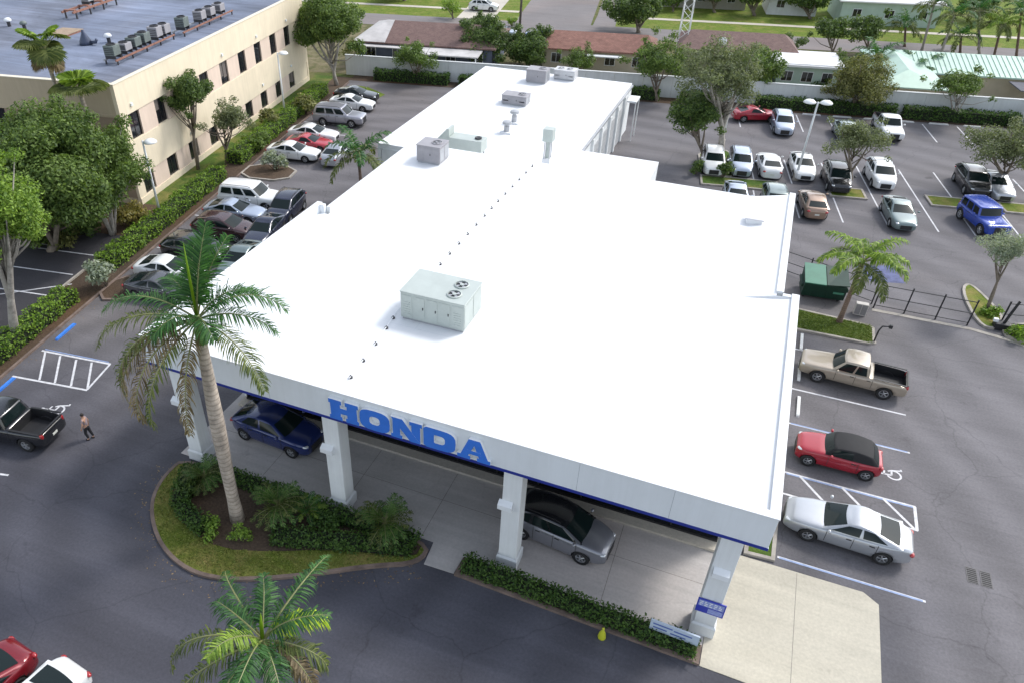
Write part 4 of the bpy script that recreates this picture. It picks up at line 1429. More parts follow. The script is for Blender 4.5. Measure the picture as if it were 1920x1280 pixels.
def fence(label, p, q, h, posts, name='metal_fence', cat='fence', pickets=0.0, rails=(.12, .5, .95)):
    p, q = Vector(p), Vector(q)
    Ln = (q - p).length
    t = thing(name, label, cat, (p.x, p.y, 0), math.atan2(q.y - p.y, q.x - p.x))
    for k in range(posts + 1):
        x = Ln * k / posts
        MB().box(x - .035, -.035, -.02, x + .035, .035, h + .08).obj('post', GATEM, t)
    for r_ in rails:
        MB().box(.047, -.02, h * r_ - .02, Ln - .047, .02, h * r_ + .02).obj('rail', GATEM, t)
    if pickets:
        for k in range(1, int(Ln / pickets)):
            if abs((k * pickets) % (Ln / posts)) > .06:
                MB().box(k * pickets - .009, -.009, h * .15, k * pickets + .009, .009, h * .93).obj('picket', GATEM, t)
    return t


fence('black metal sliding gate across the drive right of the palm lawn', (9.1, 46.75), (14.2, 46.8), 1.7, 3, 'sliding_gate', 'gate', 0)
fence('dark metal fence behind the green dumpster', (3.2, 49.4), (9.0, 47.2), 1.6, 3)
fence('dark metal fence right of the grassy gate bed', (16.0, 47.6), (24.0, 49.5), 1.6, 4)
struct('gate_track', MB().prism([(9.0, 46.3), (14.4, 46.3), (16.2, 45.9), (19.5, 44.7), (19.5, 45.0), (16.3, 46.2), (14.4, 46.6), (9.0, 46.6)], -.02, .02), KERB)
t = thing('gate_operator', 'leaning black steel post with dark machine box at its foot beside the gate bed', 'gate motor', G(1876, 616))
MB().tube([(0, 0, .0), (.12, .06, .9), (.3, .14, 1.9)], [.09, .08, .07], 8).obj('post', GATEM, t)
bevel(MB().box(-.45, -.3, .0, .35, .3, .42).obj('box', GATEM, t), .03)
MB().box(-.55, -.1, .42, -.3, .1, .6).obj('white_cap', LETTERW, t)
t = thing('gooseneck_post', 'dark bent gooseneck pedestal at the corner of the palm lawn', 'keypad post', G(1637, 643))
MB().lathe([(.16, 0), (.16, .08), (.06, .1)], 10).obj('foot', KERB, t)
MB().tube([(0, 0, .05), (0.03, 0, .9), (.12, .0, 1.2), (.5, 0.0, 1.28)], .045, 8).obj('neck', DARKM, t, smooth=True)
bevel(MB().box(.45, -.09, 1.17, .62, .09, 1.4).obj('keypad', DARKM, t), .02)
t = thing('utility_cabinet', 'small pale double-door utility cabinet beside the palm lawn', 'cabinet', (7.9, 45.4, 0))
t.scale = (.7, .7, .75)
bevel(MB().box(0, 0, 0, 1.0, .5, 1.05).obj('casing', mat('cabinet_pale', (0.50, 0.47, 0.44), .7, 0, .1), t), .02)
for x in (.06, .53):
    MB().box(x, -.02, .1, x + .41, -.002, .98).obj('door', mat('cabinet_door_grey', (0.22, 0.21, 0.22), .6, 0, .1), t)

# dumpster
t = thing('dumpster', 'dark green steel dumpster with pale green plastic lids behind the palm', 'dumpster', (4.85, 46.2, 0), rad(6))
DG = mat('dumpster_green', (0.006, 0.036, 0.022), .5, .1, .2, 2)
LG = mat('dumpster_lid_green', (0.05, 0.19, 0.125), .5, 0, .12, 2)
b = MB()
b.add([(0, 0.1, .15), (2.5, 0.1, .15), (2.5, 1.6, .15), (0, 1.6, .15), (0, -.1, 1.15), (2.5, -.1, 1.15), (2.5, 1.7, 1.55), (0, 1.7, 1.55)], [(0, 3, 2, 1), (0, 1, 5, 4), (1, 2, 6, 5), (2, 3, 7, 6), (3, 0, 4, 7), (4, 5, 6, 7)])
bevel(b.obj('bin', DG, t), .02)
for x0, x1, lift in ((-.02, 1.23, .0), (1.27, 2.52, .12)):
    b = MB()
    b.add([(x0, -.16, 1.165), (x1, -.16, 1.165 + lift), (x1, 1.74, 1.575 + lift * .3), (x0, 1.74, 1.575), (x0, -.16, 1.225), (x1, -.16, 1.225 + lift), (x1, 1.74, 1.635 + lift * .3), (x0, 1.74, 1.635)], [(0, 3, 2, 1), (4, 5, 6, 7), (0, 1, 5, 4), (1, 2, 6, 5), (2, 3, 7, 6), (3, 0, 4, 7)])
    b.obj('lid', LG if x0 < 1 else DG, t)
for x in (-.12, 2.502):
    MB().box(x, .2, .7, x + .118, 1.5, .9).obj('fork_pocket', DG, t)
for x in (.5, .95, 1.45, 1.95):
    MB().box(x, .02, .2, x + .06, .045, 1.0).obj('rib', DG, t)
MB().box(1.75, -.06, .62, 2.35, -.03, .76).obj('label_plate', LG, t)
for x in (.15, 2.2):
    for y in (.2, 1.4):
        MB().lathe([(.08, -.04), (.09, 0), (.08, .04)], 10, (x, y, .09), 'y').obj('caster', RUBBER, t)


def lamp(label, base, h, heads, rz=GA):
    t = thing('parking_lamp', label, 'lamp post', base, rz, 'car park lamp posts')
    MB().lathe([(.26, -.02), (.26, .55), (.22, .6), (0, .6)], 12).obj('footing', KERB, t)
    MB().tube([(0, 0, .6), (0, 0, h * .5), (0, 0, h)], [.10, .085, .07], 10).obj('pole', LAMPW, t, smooth=True)
    for a in heads:
        d_ = Vector((math.cos(a), math.sin(a), 0))
        hd = MB().tube([Vector((0, 0, h - .08)), Vector((0, 0, h - .02)) + d_ * .35], .035, 6).obj('arm', LAMPW, t)
        b = MB().lathe([(.06, .16), (.30, .13), (.46, .0), (.48, -.08), (.0, -.09)], 14, tuple(Vector((0, 0, h)) + d_ * .62))
        b.obj('head', LAMPW, hd, smooth=True)
    return t


lamp('white lamp post in the hedge at the near corner of the office block', G(302.5, 411), 6.1, [0.0])
lamp('white lamp post in the hedge at the far end of the office block', G(535, 220), 6.25, [0.0])
lamp('white twin-headed lamp post in the right-hand car park', G(1491, 338), 6.5, [0.0, math.pi])
lamp('white lamp post among the branches of the tall lot tree', SP(9.2, 71.5), 6.6, [0.0])

# utility poles
t = thing('utility_pole', 'dark wooden utility pole by the T-junction beyond the wall', 'utility pole', G(973, 78))
MB().tube([(0, 0, -.05), (0.02, 0, 5), (0.1, 0, 10.5)], [.17, .15, .12], 8).obj('pole', bark_mat('pole_timber', (0.12, 0.10, 0.085)), t, smooth=True)
MB().box(-1.1, -.06, 9.6, 1.2, .06, 9.75).obj('crossarm', MATS['pole_timber'], t)
t = thing('utility_mast', 'tall pale lattice mast rising out of the picture beyond the wall', 'mast', G(1272, 122))
for dx, dy in ((-.45, -.45), (.45, -.45), (.45, .45), (-.45, .45)):
    MB().tube([(dx * 1.3, dy * 1.3, -.05), (dx, dy, 13)], .05, 6).obj('leg', LAMPW, t)
for k in range(13):
    f = 1.3 - .3 * k / 13
    for a, c in (((-.45, -.45), (.45, -.45)), ((.45, -.45), (.45, .45)), ((.45, .45), (-.45, .45)), ((-.45, .45), (-.45, -.45))):
        a2, c2 = (a, c) if k % 2 else (c, a)
        MB().tube([(a2[0] * f, a2[1] * f, k), (c2[0] * f, c2[1] * f, k + 1)], .028, 5).obj('brace', LAMPW, t)


# ================================================================== HOUSES BEYOND THE WALL
def house(label, sx0, sy0, sx1, sy1, hw, roof, wallm, roofm, ridge=1.5, over=.5, wins=3, hip=2.5, name='house', door=True):
    t = thing(name, label, 'house', SP(sx0, sy0), GA, 'houses beyond the wall')
    L_, W_ = sx1 - sx0, sy1 - sy0
    MB().box(0, 0, -.02, L_, W_, hw).obj('walls', wallm, t)
    x0, x1, y0, y1, z = -over, L_ + over, -over, W_ + over, hw
    b = MB()
    if roof == 'hip':
        ym = W_ / 2
        b.add([(x0, y0, z), (x1, y0, z), (x1, y1, z), (x0, y1, z), (x0 + hip, ym, z + ridge), (x1 - hip, ym, z + ridge), (x0, y0, z - .16), (x1, y0, z - .16), (x1, y1, z - .16), (x0, y1, z - .16)],
              [(0, 1, 5, 4), (1, 2, 5), (2, 3, 4, 5), (3, 0, 4), (6, 7, 1, 0), (7, 8, 2, 1), (8, 9, 3, 2), (9, 6, 0, 3), (9, 8, 7, 6)])
        b.v[-10:] = [(p[0], p[1], p[2] + .17) for p in b.v[-10:]]
    elif roof == 'flat':
        b.box(x0, y0, z + .002, x1, y1, z + .22)
        b.box(x0 + .3, y0 + .3, z + .222, x1 - .3, y1 - .3, z + .30)
    else:
        b.add([(x0, y0, z), (x1, y0, z), (x1, y1, z + ridge), (x0, y1, z + ridge), (x0, y0, z + .15), (x1, y0, z + .15), (x1, y1, z + ridge + .15), (x0, y1, z + ridge + .15)], [(0, 3, 2, 1), (4, 5, 6, 7), (0, 1, 5, 4), (1, 2, 6, 5), (2, 3, 7, 6), (3, 0, 4, 7)])
    rf = b.obj('roof', roofm, t)
    for k in range(wins):
        xa = L_ * (k + .5) / wins - .6
        w_ = MB().box(xa, -.05, 1.0, xa + 1.2, -.002, 2.1).obj('window', LAMPW, t)
        for q in (0, 1):
            MB().box(xa + .06 + q * .56, -.058, 1.06, xa + .58 + q * .56, -.0505, 2.04).obj('pane', GLASS_D, w_)
    return t, rf


MINT = mat('mint_metal_roof', (0.36, 0.50, 0.42), .5, .1, .08, .8)
TERRA = tile_mat('terracotta_tiles', (0.22, 0.10, 0.075), (0.34, 0.17, 0.13), 1.6)
BROWNT = tile_mat('brown_shingles', (0.16, 0.095, 0.085), (0.24, 0.15, 0.13), 2.4)
SLATE = mat('blue_grey_wall', (0.10, 0.12, 0.17), .8, 0, .15, 1)
PALEGREEN = mat('pale_green_wall', (0.40, 0.50, 0.43), .85, 0, .08, .8)
BEIGE = mat('beige_wall', (0.46, 0.40, 0.30), .85, 0, .08, .8)
WHITEROOF = mat('white_flat_roof', (0.66, 0.66, 0.66), .7, 0, .08, .8, kind='pos')
PATROOF = mat('stained_white_roof', (0.52, 0.50, 0.49), .8, 0, .22, .5, kind='pos')
h1, _ = house('slate-walled bungalow with brown shingle roof beyond the wall, leftmost', -32.5, 89.8, -16.0, 99.5, 2.6, 'hip', SLATE, BROWNT, 1.4, .5, 5, 3.0)
MB().box(7.0, -3.6, 2.42, 15.5, -.52, 2.55).obj('patio_roof', PATROOF, h1)
for x in (7.2, 15.2):
    MB().box(x, -3.5, 0, x + .12, -3.38, 2.42).obj('patio_post', LAMPW, h1)
MB().box(.2, -1.5, 2.42, 6.8, -.52, 2.5).obj('patio_roof', PATROOF, h1)
b = MB()
b.add([(-.52, -.52, 2.80), (3.6, -.52, 2.80), (3.3, 4.85, 4.20), (2.5, 4.85, 4.20), (-.52, 10.22, 2.80)], [(0, 1, 2, 3), (0, 3, 4)])
b.obj('hip_patch', PATROOF, h1)
h2, _ = house('low beige house with terracotta tiled roof beyond the rear wing', -10.3, 92.4, 2.2, 99.0, 2.5, 'hip', BEIGE, TERRA, 1.2, .5, 4, 1.2)
MB().box(5.2, -1.4, 2.2, 9.2, -.52, 2.3).obj('porch_roof', LAMPW, h2)
h3, _ = house('beige house with dull brown roof beyond the tall lot tree', 5.5, 95.5, 18.0, 102.5, 2.6, 'hip', BEIGE, BROWNT, 1.3, .5, 4, 1.6)
h4, _ = house('small pale green house with bright white flat roof behind the wall', 15.8, 90.9, 22.0, 96.5, 2.6, 'flat', PALEGREEN, WHITEROOF, wins=3)
h4b, _ = house('narrow white flat-roofed garage left of the pale green house', 10.4, 90.6, 14.6, 94.6, 2.4, 'flat', PALEGREEN, WHITEROOF, wins=1)
h5, rf = house('wide house with mint green ribbed metal roof on the right', 26.5, 93.0, 62.0, 101.0, 2.2, 'hip', BEIGE, MINT, 1.15, .5, 6, 3.0)
rib = MB()
for k in range(58):
    x = 3.6 + k * .5
    rib.add([(x - .03, -.45, 2.385), (x + .03, -.45, 2.385), (x + .03, 3.9, 3.50), (x - .03, 3.9, 3.50), (x, -.45, 2.45), (x, 3.9, 3.565)], [(0, 4, 5, 3), (4, 1, 2, 5), (0, 1, 4), (3, 5, 2)])
o = rib.obj('roof_rib', MINT, h5)
o['kind'] = 'stuff'
MB().box(-1.2, -5.6, 0, 4.6, -.01, 2.1).obj('wing_walls', BEIGE, h5)
b = MB()
b.add([(-1.8, -6.2, 2.2), (5.2, -6.2, 2.2), (5.2, -.3, 2.45), (-1.8, -.3, 2.45), (1.7, -3.6, 3.35), (1.7, 3.6, 3.56), (-1.8, -6.2, 2.08), (5.2, -6.2, 2.08), (5.2, -.3, 2.3), (-1.8, -.3, 2.3)], [(0, 1, 4), (1, 2, 5, 4), (3, 0, 4, 5), (6, 7, 1, 0), (7, 8, 2, 1), (9, 6, 0, 3)])
b.obj('wing_roof', MINT, h5)
MB().box(5.3, -2.6, 1.9, 8.6, -.62, 2.0).obj('porch_roof', mat('grey_shingles', (0.12, 0.12, 0.14), .9, 0, .15, 2), h5)
MB().box(12.5, -4.0, 1.95, 30, -.62, 2.05).obj('porch_roof', MATS['grey_shingles'], h5)
house('pale green house with white roof across the street, top right', 28.5, 127.0, 41.5, 136.0, 3.0, 'hip', PALEGREEN, WHITEROOF, 1.2, .6, 3, 3.0)
house('white low building across the street behind dark trees', 19.0, 131.0, 26.0, 138.0, 2.6, 'flat', WHITE, WHITEROOF, wins=2)
house('greyish beige house across the street beside the mast', 2.5, 133.0, 16.0, 142.0, 3.0, 'hip', mat('grey_beige_wall', (0.34, 0.32, 0.27), .85, 0, .08), BROWNT, 1.4, .5, 3, 3.0)
house('shaded house across the street at the top left', -46.0, 134.0, -30.0, 143.0, 2.8, 'hip', BEIGE, BROWNT, 1.4, .5, 4, 3.0)
t = thing('satellite_dish', 'small white round satellite dish on the brown roof', 'satellite dish', G(1354, 84, 3.2))
MB().tube([(0, 0, -.5), (0, 0, .25)], .04, 6).obj('mount', GALV, t)
MB().lathe([(0.02, 0), (.25, .04), (.45, .14), (.47, .16), (.44, .17), (0, .06)], 16, (0, -.12, .35), 'y').obj('dish', LETTERW, t, smooth=True)

# ================================================================== VEHICLES
SPECS = dict(
    sedan=dict(L=4.80, W=1.84, H=1.46, wb=2.78, wr=.335, hood=.94, belt=.99, deck=1.09, cowl=1.02, rf=.08, rr=-.92, dk=-1.95, nose=.66, tail=.92, wt=.63, side=((.08, .46), (.51, .84)), rise=.05),
    coupe=dict(L=4.45, W=1.80, H=1.36, wb=2.65, wr=.33, hood=.88, belt=.93, deck=1.0, cowl=.88, rf=-.02, rr=-.80, dk=-1.85, nose=.62, tail=.84, wt=.60, side=((.08, .60),), rise=.04),
    suv=dict(L=4.60, W=1.86, H=1.68, wb=2.66, wr=.36, hood=1.07, belt=1.12, deck=1.18, cowl=1.30, rf=.42, rr=-1.62, dk=-2.14, nose=.74, tail=1.05, wt=.71, side=((.08, .36), (.405, .64), (.69, .88)), rise=.10, rails=True),
    bigsuv=dict(L=5.15, W=2.0, H=1.88, wb=2.95, wr=.40, hood=1.16, belt=1.20, deck=1.22, cowl=1.12, rf=.48, rr=-2.20, dk=-2.45, nose=.95, tail=1.1, wt=.78, side=((.05, .31), (.36, .60), (.65, .94)), rise=.02, rails=True),
    hatch=dict(L=4.30, W=1.79, H=1.50, wb=2.63, wr=.33, hood=.96, belt=1.02, deck=1.06, cowl=1.08, rf=.25, rr=-1.20, dk=-1.95, nose=.70, tail=.92, wt=.63, side=((.07, .44), (.49, .82)), rise=.07),
    mini=dict(L=3.70, W=1.70, H=1.43, wb=2.47, wr=.32, hood=.95, belt=.97, deck=.98, cowl=.66, rf=.28, rr=-1.28, dk=-1.62, nose=.74, tail=.90, wt=.72, side=((.06, .50),), rise=.02),
    pickup=dict(L=5.55, W=1.95, H=1.80, wb=3.45, wr=.40, hood=1.10, belt=1.14, deck=1.14, cowl=1.12, rf=.55, rr=-.62, dk=-.80, nose=.9, tail=1.08, wt=.72, side=((.07, .52), (.58, .93)), rise=.0, bed=(-.98, -2.62)),
    jeep=dict(L=4.3, W=1.85, H=1.82, wb=2.7, wr=.42, hood=1.12, belt=1.14, deck=1.14, cowl=.62, rf=.42, rr=-1.85, dk=-1.92, nose=1.0, tail=1.1, wt=.80, side=((.05, .30), (.36, .62), (.68, .94)), rise=.0),
)
PROTO = {}


def eval_mesh(o, name):
    dg = bpy.context.evaluated_depsgraph_get()
    me = bpy.data.meshes.new_from_object(o.evaluated_get(dg))
    me.name = name
    return me


def car_meshes(kind):
    """body, cabin, glass and fittings of one kind of vehicle; nose towards +X, wheels on z = 0"""
    if kind in PROTO:
        return PROTO[kind]
    q = SPECS[kind]
    L2, W2 = q['L'] / 2, q['W'] / 2
    boxy = kind in ('pickup', 'bigsuv', 'jeep')
    zb0 = .20 if not boxy else .34
    xs = [L2, L2 - .03, L2 - .12, L2 - .35, q['wb'] / 2 + .1, q['wb'] / 2 - .35, q['cowl'] + .25, q['cowl'], q['cowl'] - .5, 0.0 if q['cowl'] > .6 else -.1, -.6, -.95 if kind == 'pickup' else -1.1, -q['wb'] / 2 + .2, -q['wb'] / 2 - .1, -L2 + .40, -L2 + .14, -L2 + .03, -L2]
    xs = sorted(set(round(x, 3) for x in xs), reverse=True)
    cx = [L2, L2 - .12, L2 - .45, q['cowl'] + .1, q['cowl'] - .3, -.3, q['dk'] if kind not in ('pickup',) else -1.2, -L2 + .25, -L2 + .04, -L2]
    cz = [q['nose'], q['nose'] + .12, q['hood'] - .05, q['hood'] + .03, q['belt'], q['belt'] + q['rise'] * .5, q['deck'], q['deck'] - (.0 if boxy else .02), q['tail'], q['tail'] - .12]
    o_ = np.argsort(cx)
    cxs, czs = np.array(cx)[o_], np.array(cz)[o_]
    b = MB()
    rings = []
    for x in xs:
        u = abs(x) / L2
        hw = W2 * (1 - (.30 if not boxy else .12) * u ** 6 - .02 * u ** 2)
        zt = float(np.interp(x, cxs, czs))
        e = max(0, (u - .93) / .07)
        zb = zb0 + .10 * e
        cr = .05 if not boxy else .025
        zm = zb + (zt - zb) * .55
        half = [(0.0, zt + cr * (1 - e)), (.55 * hw, zt + cr * .75 * (1 - e)), (.84 * hw, zt + .005), (.95 * hw, zt - .05), (.995 * hw, zt - .15 * (1 - .3 * e)), (hw, zm), (.985 * hw, zb + .14), (.93 * hw, zb + .02), (.6 * hw, zb), (0, zb)]
        ring = [(x, y, z) for y, z in half] + [(x, -y, z) for y, z in half[-2:0:-1]]
        rings.append(ring)
    n = len(rings[0])
    vs_ = [p for r in rings for p in r]
    fs = []
    for i in range(len(rings) - 1):
        for k in range(n):
            fs.append((i * n + k, i * n + (k + 1) % n, (i + 1) * n + (k + 1) % n, (i + 1) * n + k))
    fs.append(tuple(range(n))[::-1])
    fs.append(tuple(range((len(rings) - 1) * n, len(rings) * n)))
    b.add(vs_, fs)
    pm = MATS['paint_white']
    body = b.obj('body', [pm, TRIM], smooth=True)
    bm = bmesh.new(); bm.from_mesh(body.data); bmesh.ops.recalc_face_normals(bm, faces=bm.faces); bm.to_mesh(body.data); bm.free()
    sm = body.modifiers.new('s', 'SUBSURF')
    sm.levels = sm.render_levels = 1
    cut = MB()
    for sx in (-1, 1):
        for sy in (-1, 1):
            cut.lathe([(q['wr'] * 1.14, -.24), (q['wr'] * 1.14, .24)], 20, (sx * q['wb'] / 2, sy * (W2 - .02), q['wr']), 'y', 1)
    if 'bed' in q:
        cut.box(q['bed'][1], -W2 + .17, .62, q['bed'][0], W2 - .17, 2.0, 1)
    co_ = cut.obj('cutter', [pm, TRIM])
    bm = bmesh.new(); bm.from_mesh(co_.data); bmesh.ops.recalc_face_normals(bm, faces=bm.faces); bm.to_mesh(co_.data); bm.free()
    bo = body.modifiers.new('b', 'BOOLEAN')
    bo.operation = 'DIFFERENCE'
    bo.object = co_
    bo.solver = 'EXACT'
    me_body = eval_mesh(body, 'body')
    if len(me_body.materials) < 2:
        me_body.materials.append(TRIM)
    if kind not in ('jeep',):
        # lower trim: sill and bumper bottoms
        for p in me_body.polygons:
            if p.center.z < zb0 + .07:
                p.material_index = 1
    bpy.data.objects.remove(body)
    bpy.data.objects.remove(co_)

    # ---- cabin: surface S(u, t); u walks round the plan (front 0-1, left side 1-2, rear 2-3, right side 3-4), t = belt to roof
    zr, zbf, zbr = q['H'], float(np.interp(q['cowl'], cxs, czs)) - .02, float(np.interp(q['dk'], cxs, czs)) - .02
    wtop = q['wt']
    def S(u, t):
        te = t
        xf = q['cowl'] + (q['rf'] - q['cowl']) * te
        xr = q['dk'] + (q['rr'] - q['dk']) * te
        wb_ = W2 * .93
        hw = wb_ + (wtop * W2 / .91 - wb_) * (te ** 1.15)
        seg, v = int(u) % 4, u - int(u)
        bow = .12 * (1 - .3 * te)
        rb = .06
        if seg == 0:
            y = hw * (1 - 2 * v)
            x = xf + bow * (1 - (y / hw) ** 2) - .03
        elif seg == 1:
            x = xf - .03 + (xr + .03 - xf + .03) * v
            y = -hw * (1 - .04 * (2 * v - 1) ** 2)
        elif seg == 2:
            y = -hw * (1 - 2 * v)
            x = xr - bow * .6 * (1 - (y / hw) ** 2) + .03
        else:
            x = xr + .03 + (xf - .03 - xr - .03) * v
            y = hw * (1 - .04 * (2 * v - 1) ** 2)
        f = max(0, min(1, (x - xr) / (xf - xr + 1e-6)))
        z0 = zbr + (zbf - zbr) * f
        crown = (.11 if not boxy else .05) * (1 - (2 * f - 1) ** 2) - (.03 if not boxy else 0)
        z1 = zr - .05 + crown - .03 * (abs(y) / hw) ** 3 - (0.04 * (1 - f) if not boxy else 0)
        z = z0 + (z1 - z0) * t
        return Vector((x, y, z))
    M_, T_ = 10, 5
    c = MB()
    loops = []
    for j in range(T_ + 1):
        loops.append([S(s_ + k / M_, j / T_) for s_ in range(4) for k in range(M_)])
    # roof cap: shrink top loop towards the centre line
    top = loops[-1]
    cxm = (q['rf'] + q['rr']) / 2
    hwt = wtop * W2 / .91
    def roofz(x, y):
        f = max(0, min(1, (x - q['rr']) / (q['rf'] - q['rr'])))
        crown = (.11 if not boxy else .05) * (1 - (2 * f - 1) ** 2) - (.03 if not boxy else 0)
        return zr - .05 + crown - .03 * min(1, abs(y) / hwt) ** 3 - (0.04 * (1 - f) if not boxy else 0)
    for f_ in (.93, .75, .5, .25):
        loops.append([Vector((cxm + (p.x - cxm) * f_, p.y * f_, roofz(cxm + (p.x - cxm) * f_, p.y * f_) + .012 * (1 - f_ ** 4))) for p in top])
    n = 4 * M_
    vs_ = [p for l_ in loops for p in l_]
    fs = []
    for j in range(len(loops) - 1):
        for k in range(n):
            fs.append((j * n + k, j * n + (k + 1) % n, (j + 1) * n + (k + 1) % n, (j + 1) * n + k))
    fs.append(tuple(range((len(loops) - 1) * n, len(loops) * n)))
    c.add(vs_, fs)
    me_cab = c.mesh('cabin', [pm], smooth=True)

    def pane(u0, u1, t0, t1, nm, shape=0, off=.012):
        g = MB()
        nu, nt_ = 8, 4
        P_ = []
        for j in range(nt_ + 1):
            for i in range(nu + 1):
                a, t = u0 + (u1 - u0) * i / nu, t0 + (t1 - t0) * j / nt_
                p = S(min(a, 3.9999), t)
                du = S(min(a + .002, 3.9999), t) - S(max(a - .002, 0), t)
                dt = S(min(a, 3.9999), min(1, t + .01)) - S(min(a, 3.9999), max(0, t - .01))
                nn = dt.cross(du).normalized()
                if nn.dot(Vector((p.x - cxm, p.y * 2, .3))) < 0:
                    nn = -nn
                P_.append(p + nn * off)
        g.add(P_, [(j * (nu + 1) + i, j * (nu + 1) + i + 1, (j + 1) * (nu + 1) + i + 1, (j + 1) * (nu + 1) + i) for j in range(nt_) for i in range(nu)])
        return g.mesh(nm, [CARGLASS], smooth=True)
    parts = [('body', me_body, 0), ('cabin', me_cab, 1)]
    parts.append(('windscreen', pane(.07, .93, .10, .90, 'windscreen'), 2))
    parts.append(('rear_window', pane(2.09, 2.91, .16, .88, 'rear_window'), 2))
    for a, c_ in q['side']:
        parts.append(('side_window', pane(1 + a, 1 + c_, .10, .84, 'side_window'), 2))
        parts.append(('side_window', pane(4 - c_, 4 - a, .10, .84, 'side_window'), 2))
    # lamps, grille, plates, mirrors, handles
    def blob(c_, s_, nm, m, n_=10):
        g = MB().lathe([(.02, -1), (.6, -.8), (.95, -.3), (1, .2), (.7, .75), (.02, 1)], n_)
        g.v = [(p[0] * s_[0] + c_[0], p[1] * s_[1] + c_[1], p[2] * s_[2] + c_[2]) for p in g.v]
        return g.mesh(nm, [m], smooth=True)
    hz, tz = q['nose'] + .05, q['tail'] - .10
    yl = W2 * (.66 if not boxy else .74)
    for sg in (-1, 1):
        parts.append(('headlight', blob((L2 - .20, sg * (yl - .02), hz), (.17 if not boxy else .13, .15, .06), 'headlight', LAMP), 2))
        parts.append(('tail_light', blob((-L2 + .09, sg * (yl + .02), tz), (.10, .16 if not boxy else .10, .09 if not boxy else .2), 'tail_light', TAIL), 2))
        g = MB().tube([(q['cowl'] - .28, sg * W2 * .92, q['belt'] + .04), (q['cowl'] - .28, sg * (W2 + .06), q['belt'] + .07)], .025, 5)
        g2 = blob((q['cowl'] - .27, sg * (W2 + .13), q['belt'] + .1), (.07, .11, .075), 'mirror', pm)
        parts.append(('mirror', g2, 1))
        for hx in ((q['cowl'] - 1.15, q['cowl'] - 2.0) if len(q['side']) > 1 else (q['cowl'] - 1.35,)):
            parts.append(('door_handle', MB().box(hx, sg * (W2 - .012) - .018, q['belt'] - .17, hx + .2, sg * (W2 - .012) + .018, q['belt'] - .13).mesh('door_handle', [TRIM]), 2))
    # shut lines of doors, bonnet and boot as thin dark ribbons on the body
    for gx in ((q['cowl'] - .22, q['cowl'] - 1.22, q['cowl'] - 2.1) if len(q['side']) > 1 else (q['cowl'] - .2, q['cowl'] - 1.45)):
        i_ = min(range(len(xs)), key=lambda k_: abs(xs[k_] - gx))
        hw = W2 * (1 - (.30 if not boxy else .12) * (abs(gx) / L2) ** 6 - .02 * (gx / L2) ** 2)
        zt = float(np.interp(gx, cxs, czs))
        zm = zb0 + (zt - zb0) * .55
        for sg in (-1, 1):
            g = MB()
            ps = [(gx, sg * (.978 * hw + .004), zt - .07), (gx, sg * (.992 * hw + .004), zt - .15), (gx, sg * (hw + .002), zm), (gx, sg * (.99 * hw + .003), zb0 + .2)]
            g.add([(p[0] - .011, p[1], p[2]) for p in ps] + [(p[0] + .011, p[1], p[2]) for p in ps], [(k_, k_ + 1, k_ + 5, k_ + 4) for k_ in range(3)])
            parts.append(('door_gap', g.mesh('door_gap', [TRIM]), 2))
    parts.append(('grille', MB().box(L2 - .06, -W2 * .42, .34, L2 + .012, W2 * .42, q['nose'] - .02).mesh('grille', [TRIM]), 2))
    parts.append(('rear_plate', MB().box(-L2 - .016, -.16, .55 if not boxy else .62, -L2 + .04, .16, .67 if not boxy else .74).mesh('rear_plate', [PLATE]), 2))
    if q.get('rails'):
        for sg in (-1, 1):
            parts.append(('roof_rail', MB().tube([(q['rf'] - .15, sg * wtop * W2 * .98, zr - .02), (q['rf'] - .4, sg * wtop * W2 * .98, zr + .05), (q['rr'] + .3, sg * wtop * W2 * .98, zr + .04), (q['rr'] + .1, sg * wtop * W2 * .98, zr - .04)], .022, 5).mesh('roof_rail', [TRIM]), 2))
    if 'bed' in q:
        g = MB()
        for sg in (-1, 1):
            g.box(q['bed'][1] - .02, sg * (W2 - .12) - .05, q['deck'] + .03, q['bed'][0] + .02, sg * (W2 - .12) + .05, q['deck'] + .065)
        g.box(q['bed'][1] - .12, -W2 + .2, q['deck'] - .03, q['bed'][1] - .03, W2 - .2, q['deck'] + .055)
        parts.append(('bed_rail', g.mesh('bed_rail', [TRIM]), 2))
    if kind == 'jeep':
        parts.append(('spare_wheel', MB().lathe([(.2, -.11), (.38, -.1), (.40, 0), (.38, .1), (.2, .11)], 16, (-L2 - .13, .1, 1.0), 'x').mesh('spare_wheel', [RUBBER]), 2))
    # wheel: tyre and rim
    r = q['wr']
    ty = MB().lathe([(r * .62, -.10), (r * .9, -.11), (r, -.085), (r, .085), (r * .9, .11), (r * .62, .10), (r * .62, -.10)], 24, (0, 0, 0), 'y').mesh('tyre', [RUBBER], smooth=True)
    rm = MB().lathe([(r * .63, .02), (r * .63, .085), (r * .55, .09), (r * .52, .045), (0, .045)], 20, (0, 0, 0), 'y', 0)
    for k in range(5):
        a = 2 * math.pi * k / 5
        p0, p1 = Vector((math.cos(a) * r * .12, .07, math.sin(a) * r * .12)), Vector((math.cos(a) * r * .56, .075, math.sin(a) * r * .56))
        rm.tube([p0, p1], [r * .09, r * .07], 5, 0)
    rm.lathe([(r * .15, .04), (r * .15, .09), (0, .095)], 10, (0, 0, 0), 'y', 0)
    rm.lathe([(r * .50, .046), (r * .50, .048), (0, .048)], 16, (0, 0, 0), 'y', 1)
    rme = rm.mesh('rim', [RIM, TRIM])
    PROTO[kind] = (parts, ty, rme, q)
    return PROTO[kind]


paint('white', (0.72, 0.73, 0.73))


def set_mat(o, m):
    o.material_slots[0].link = 'OBJECT'
    o.material_slots[0].material = m


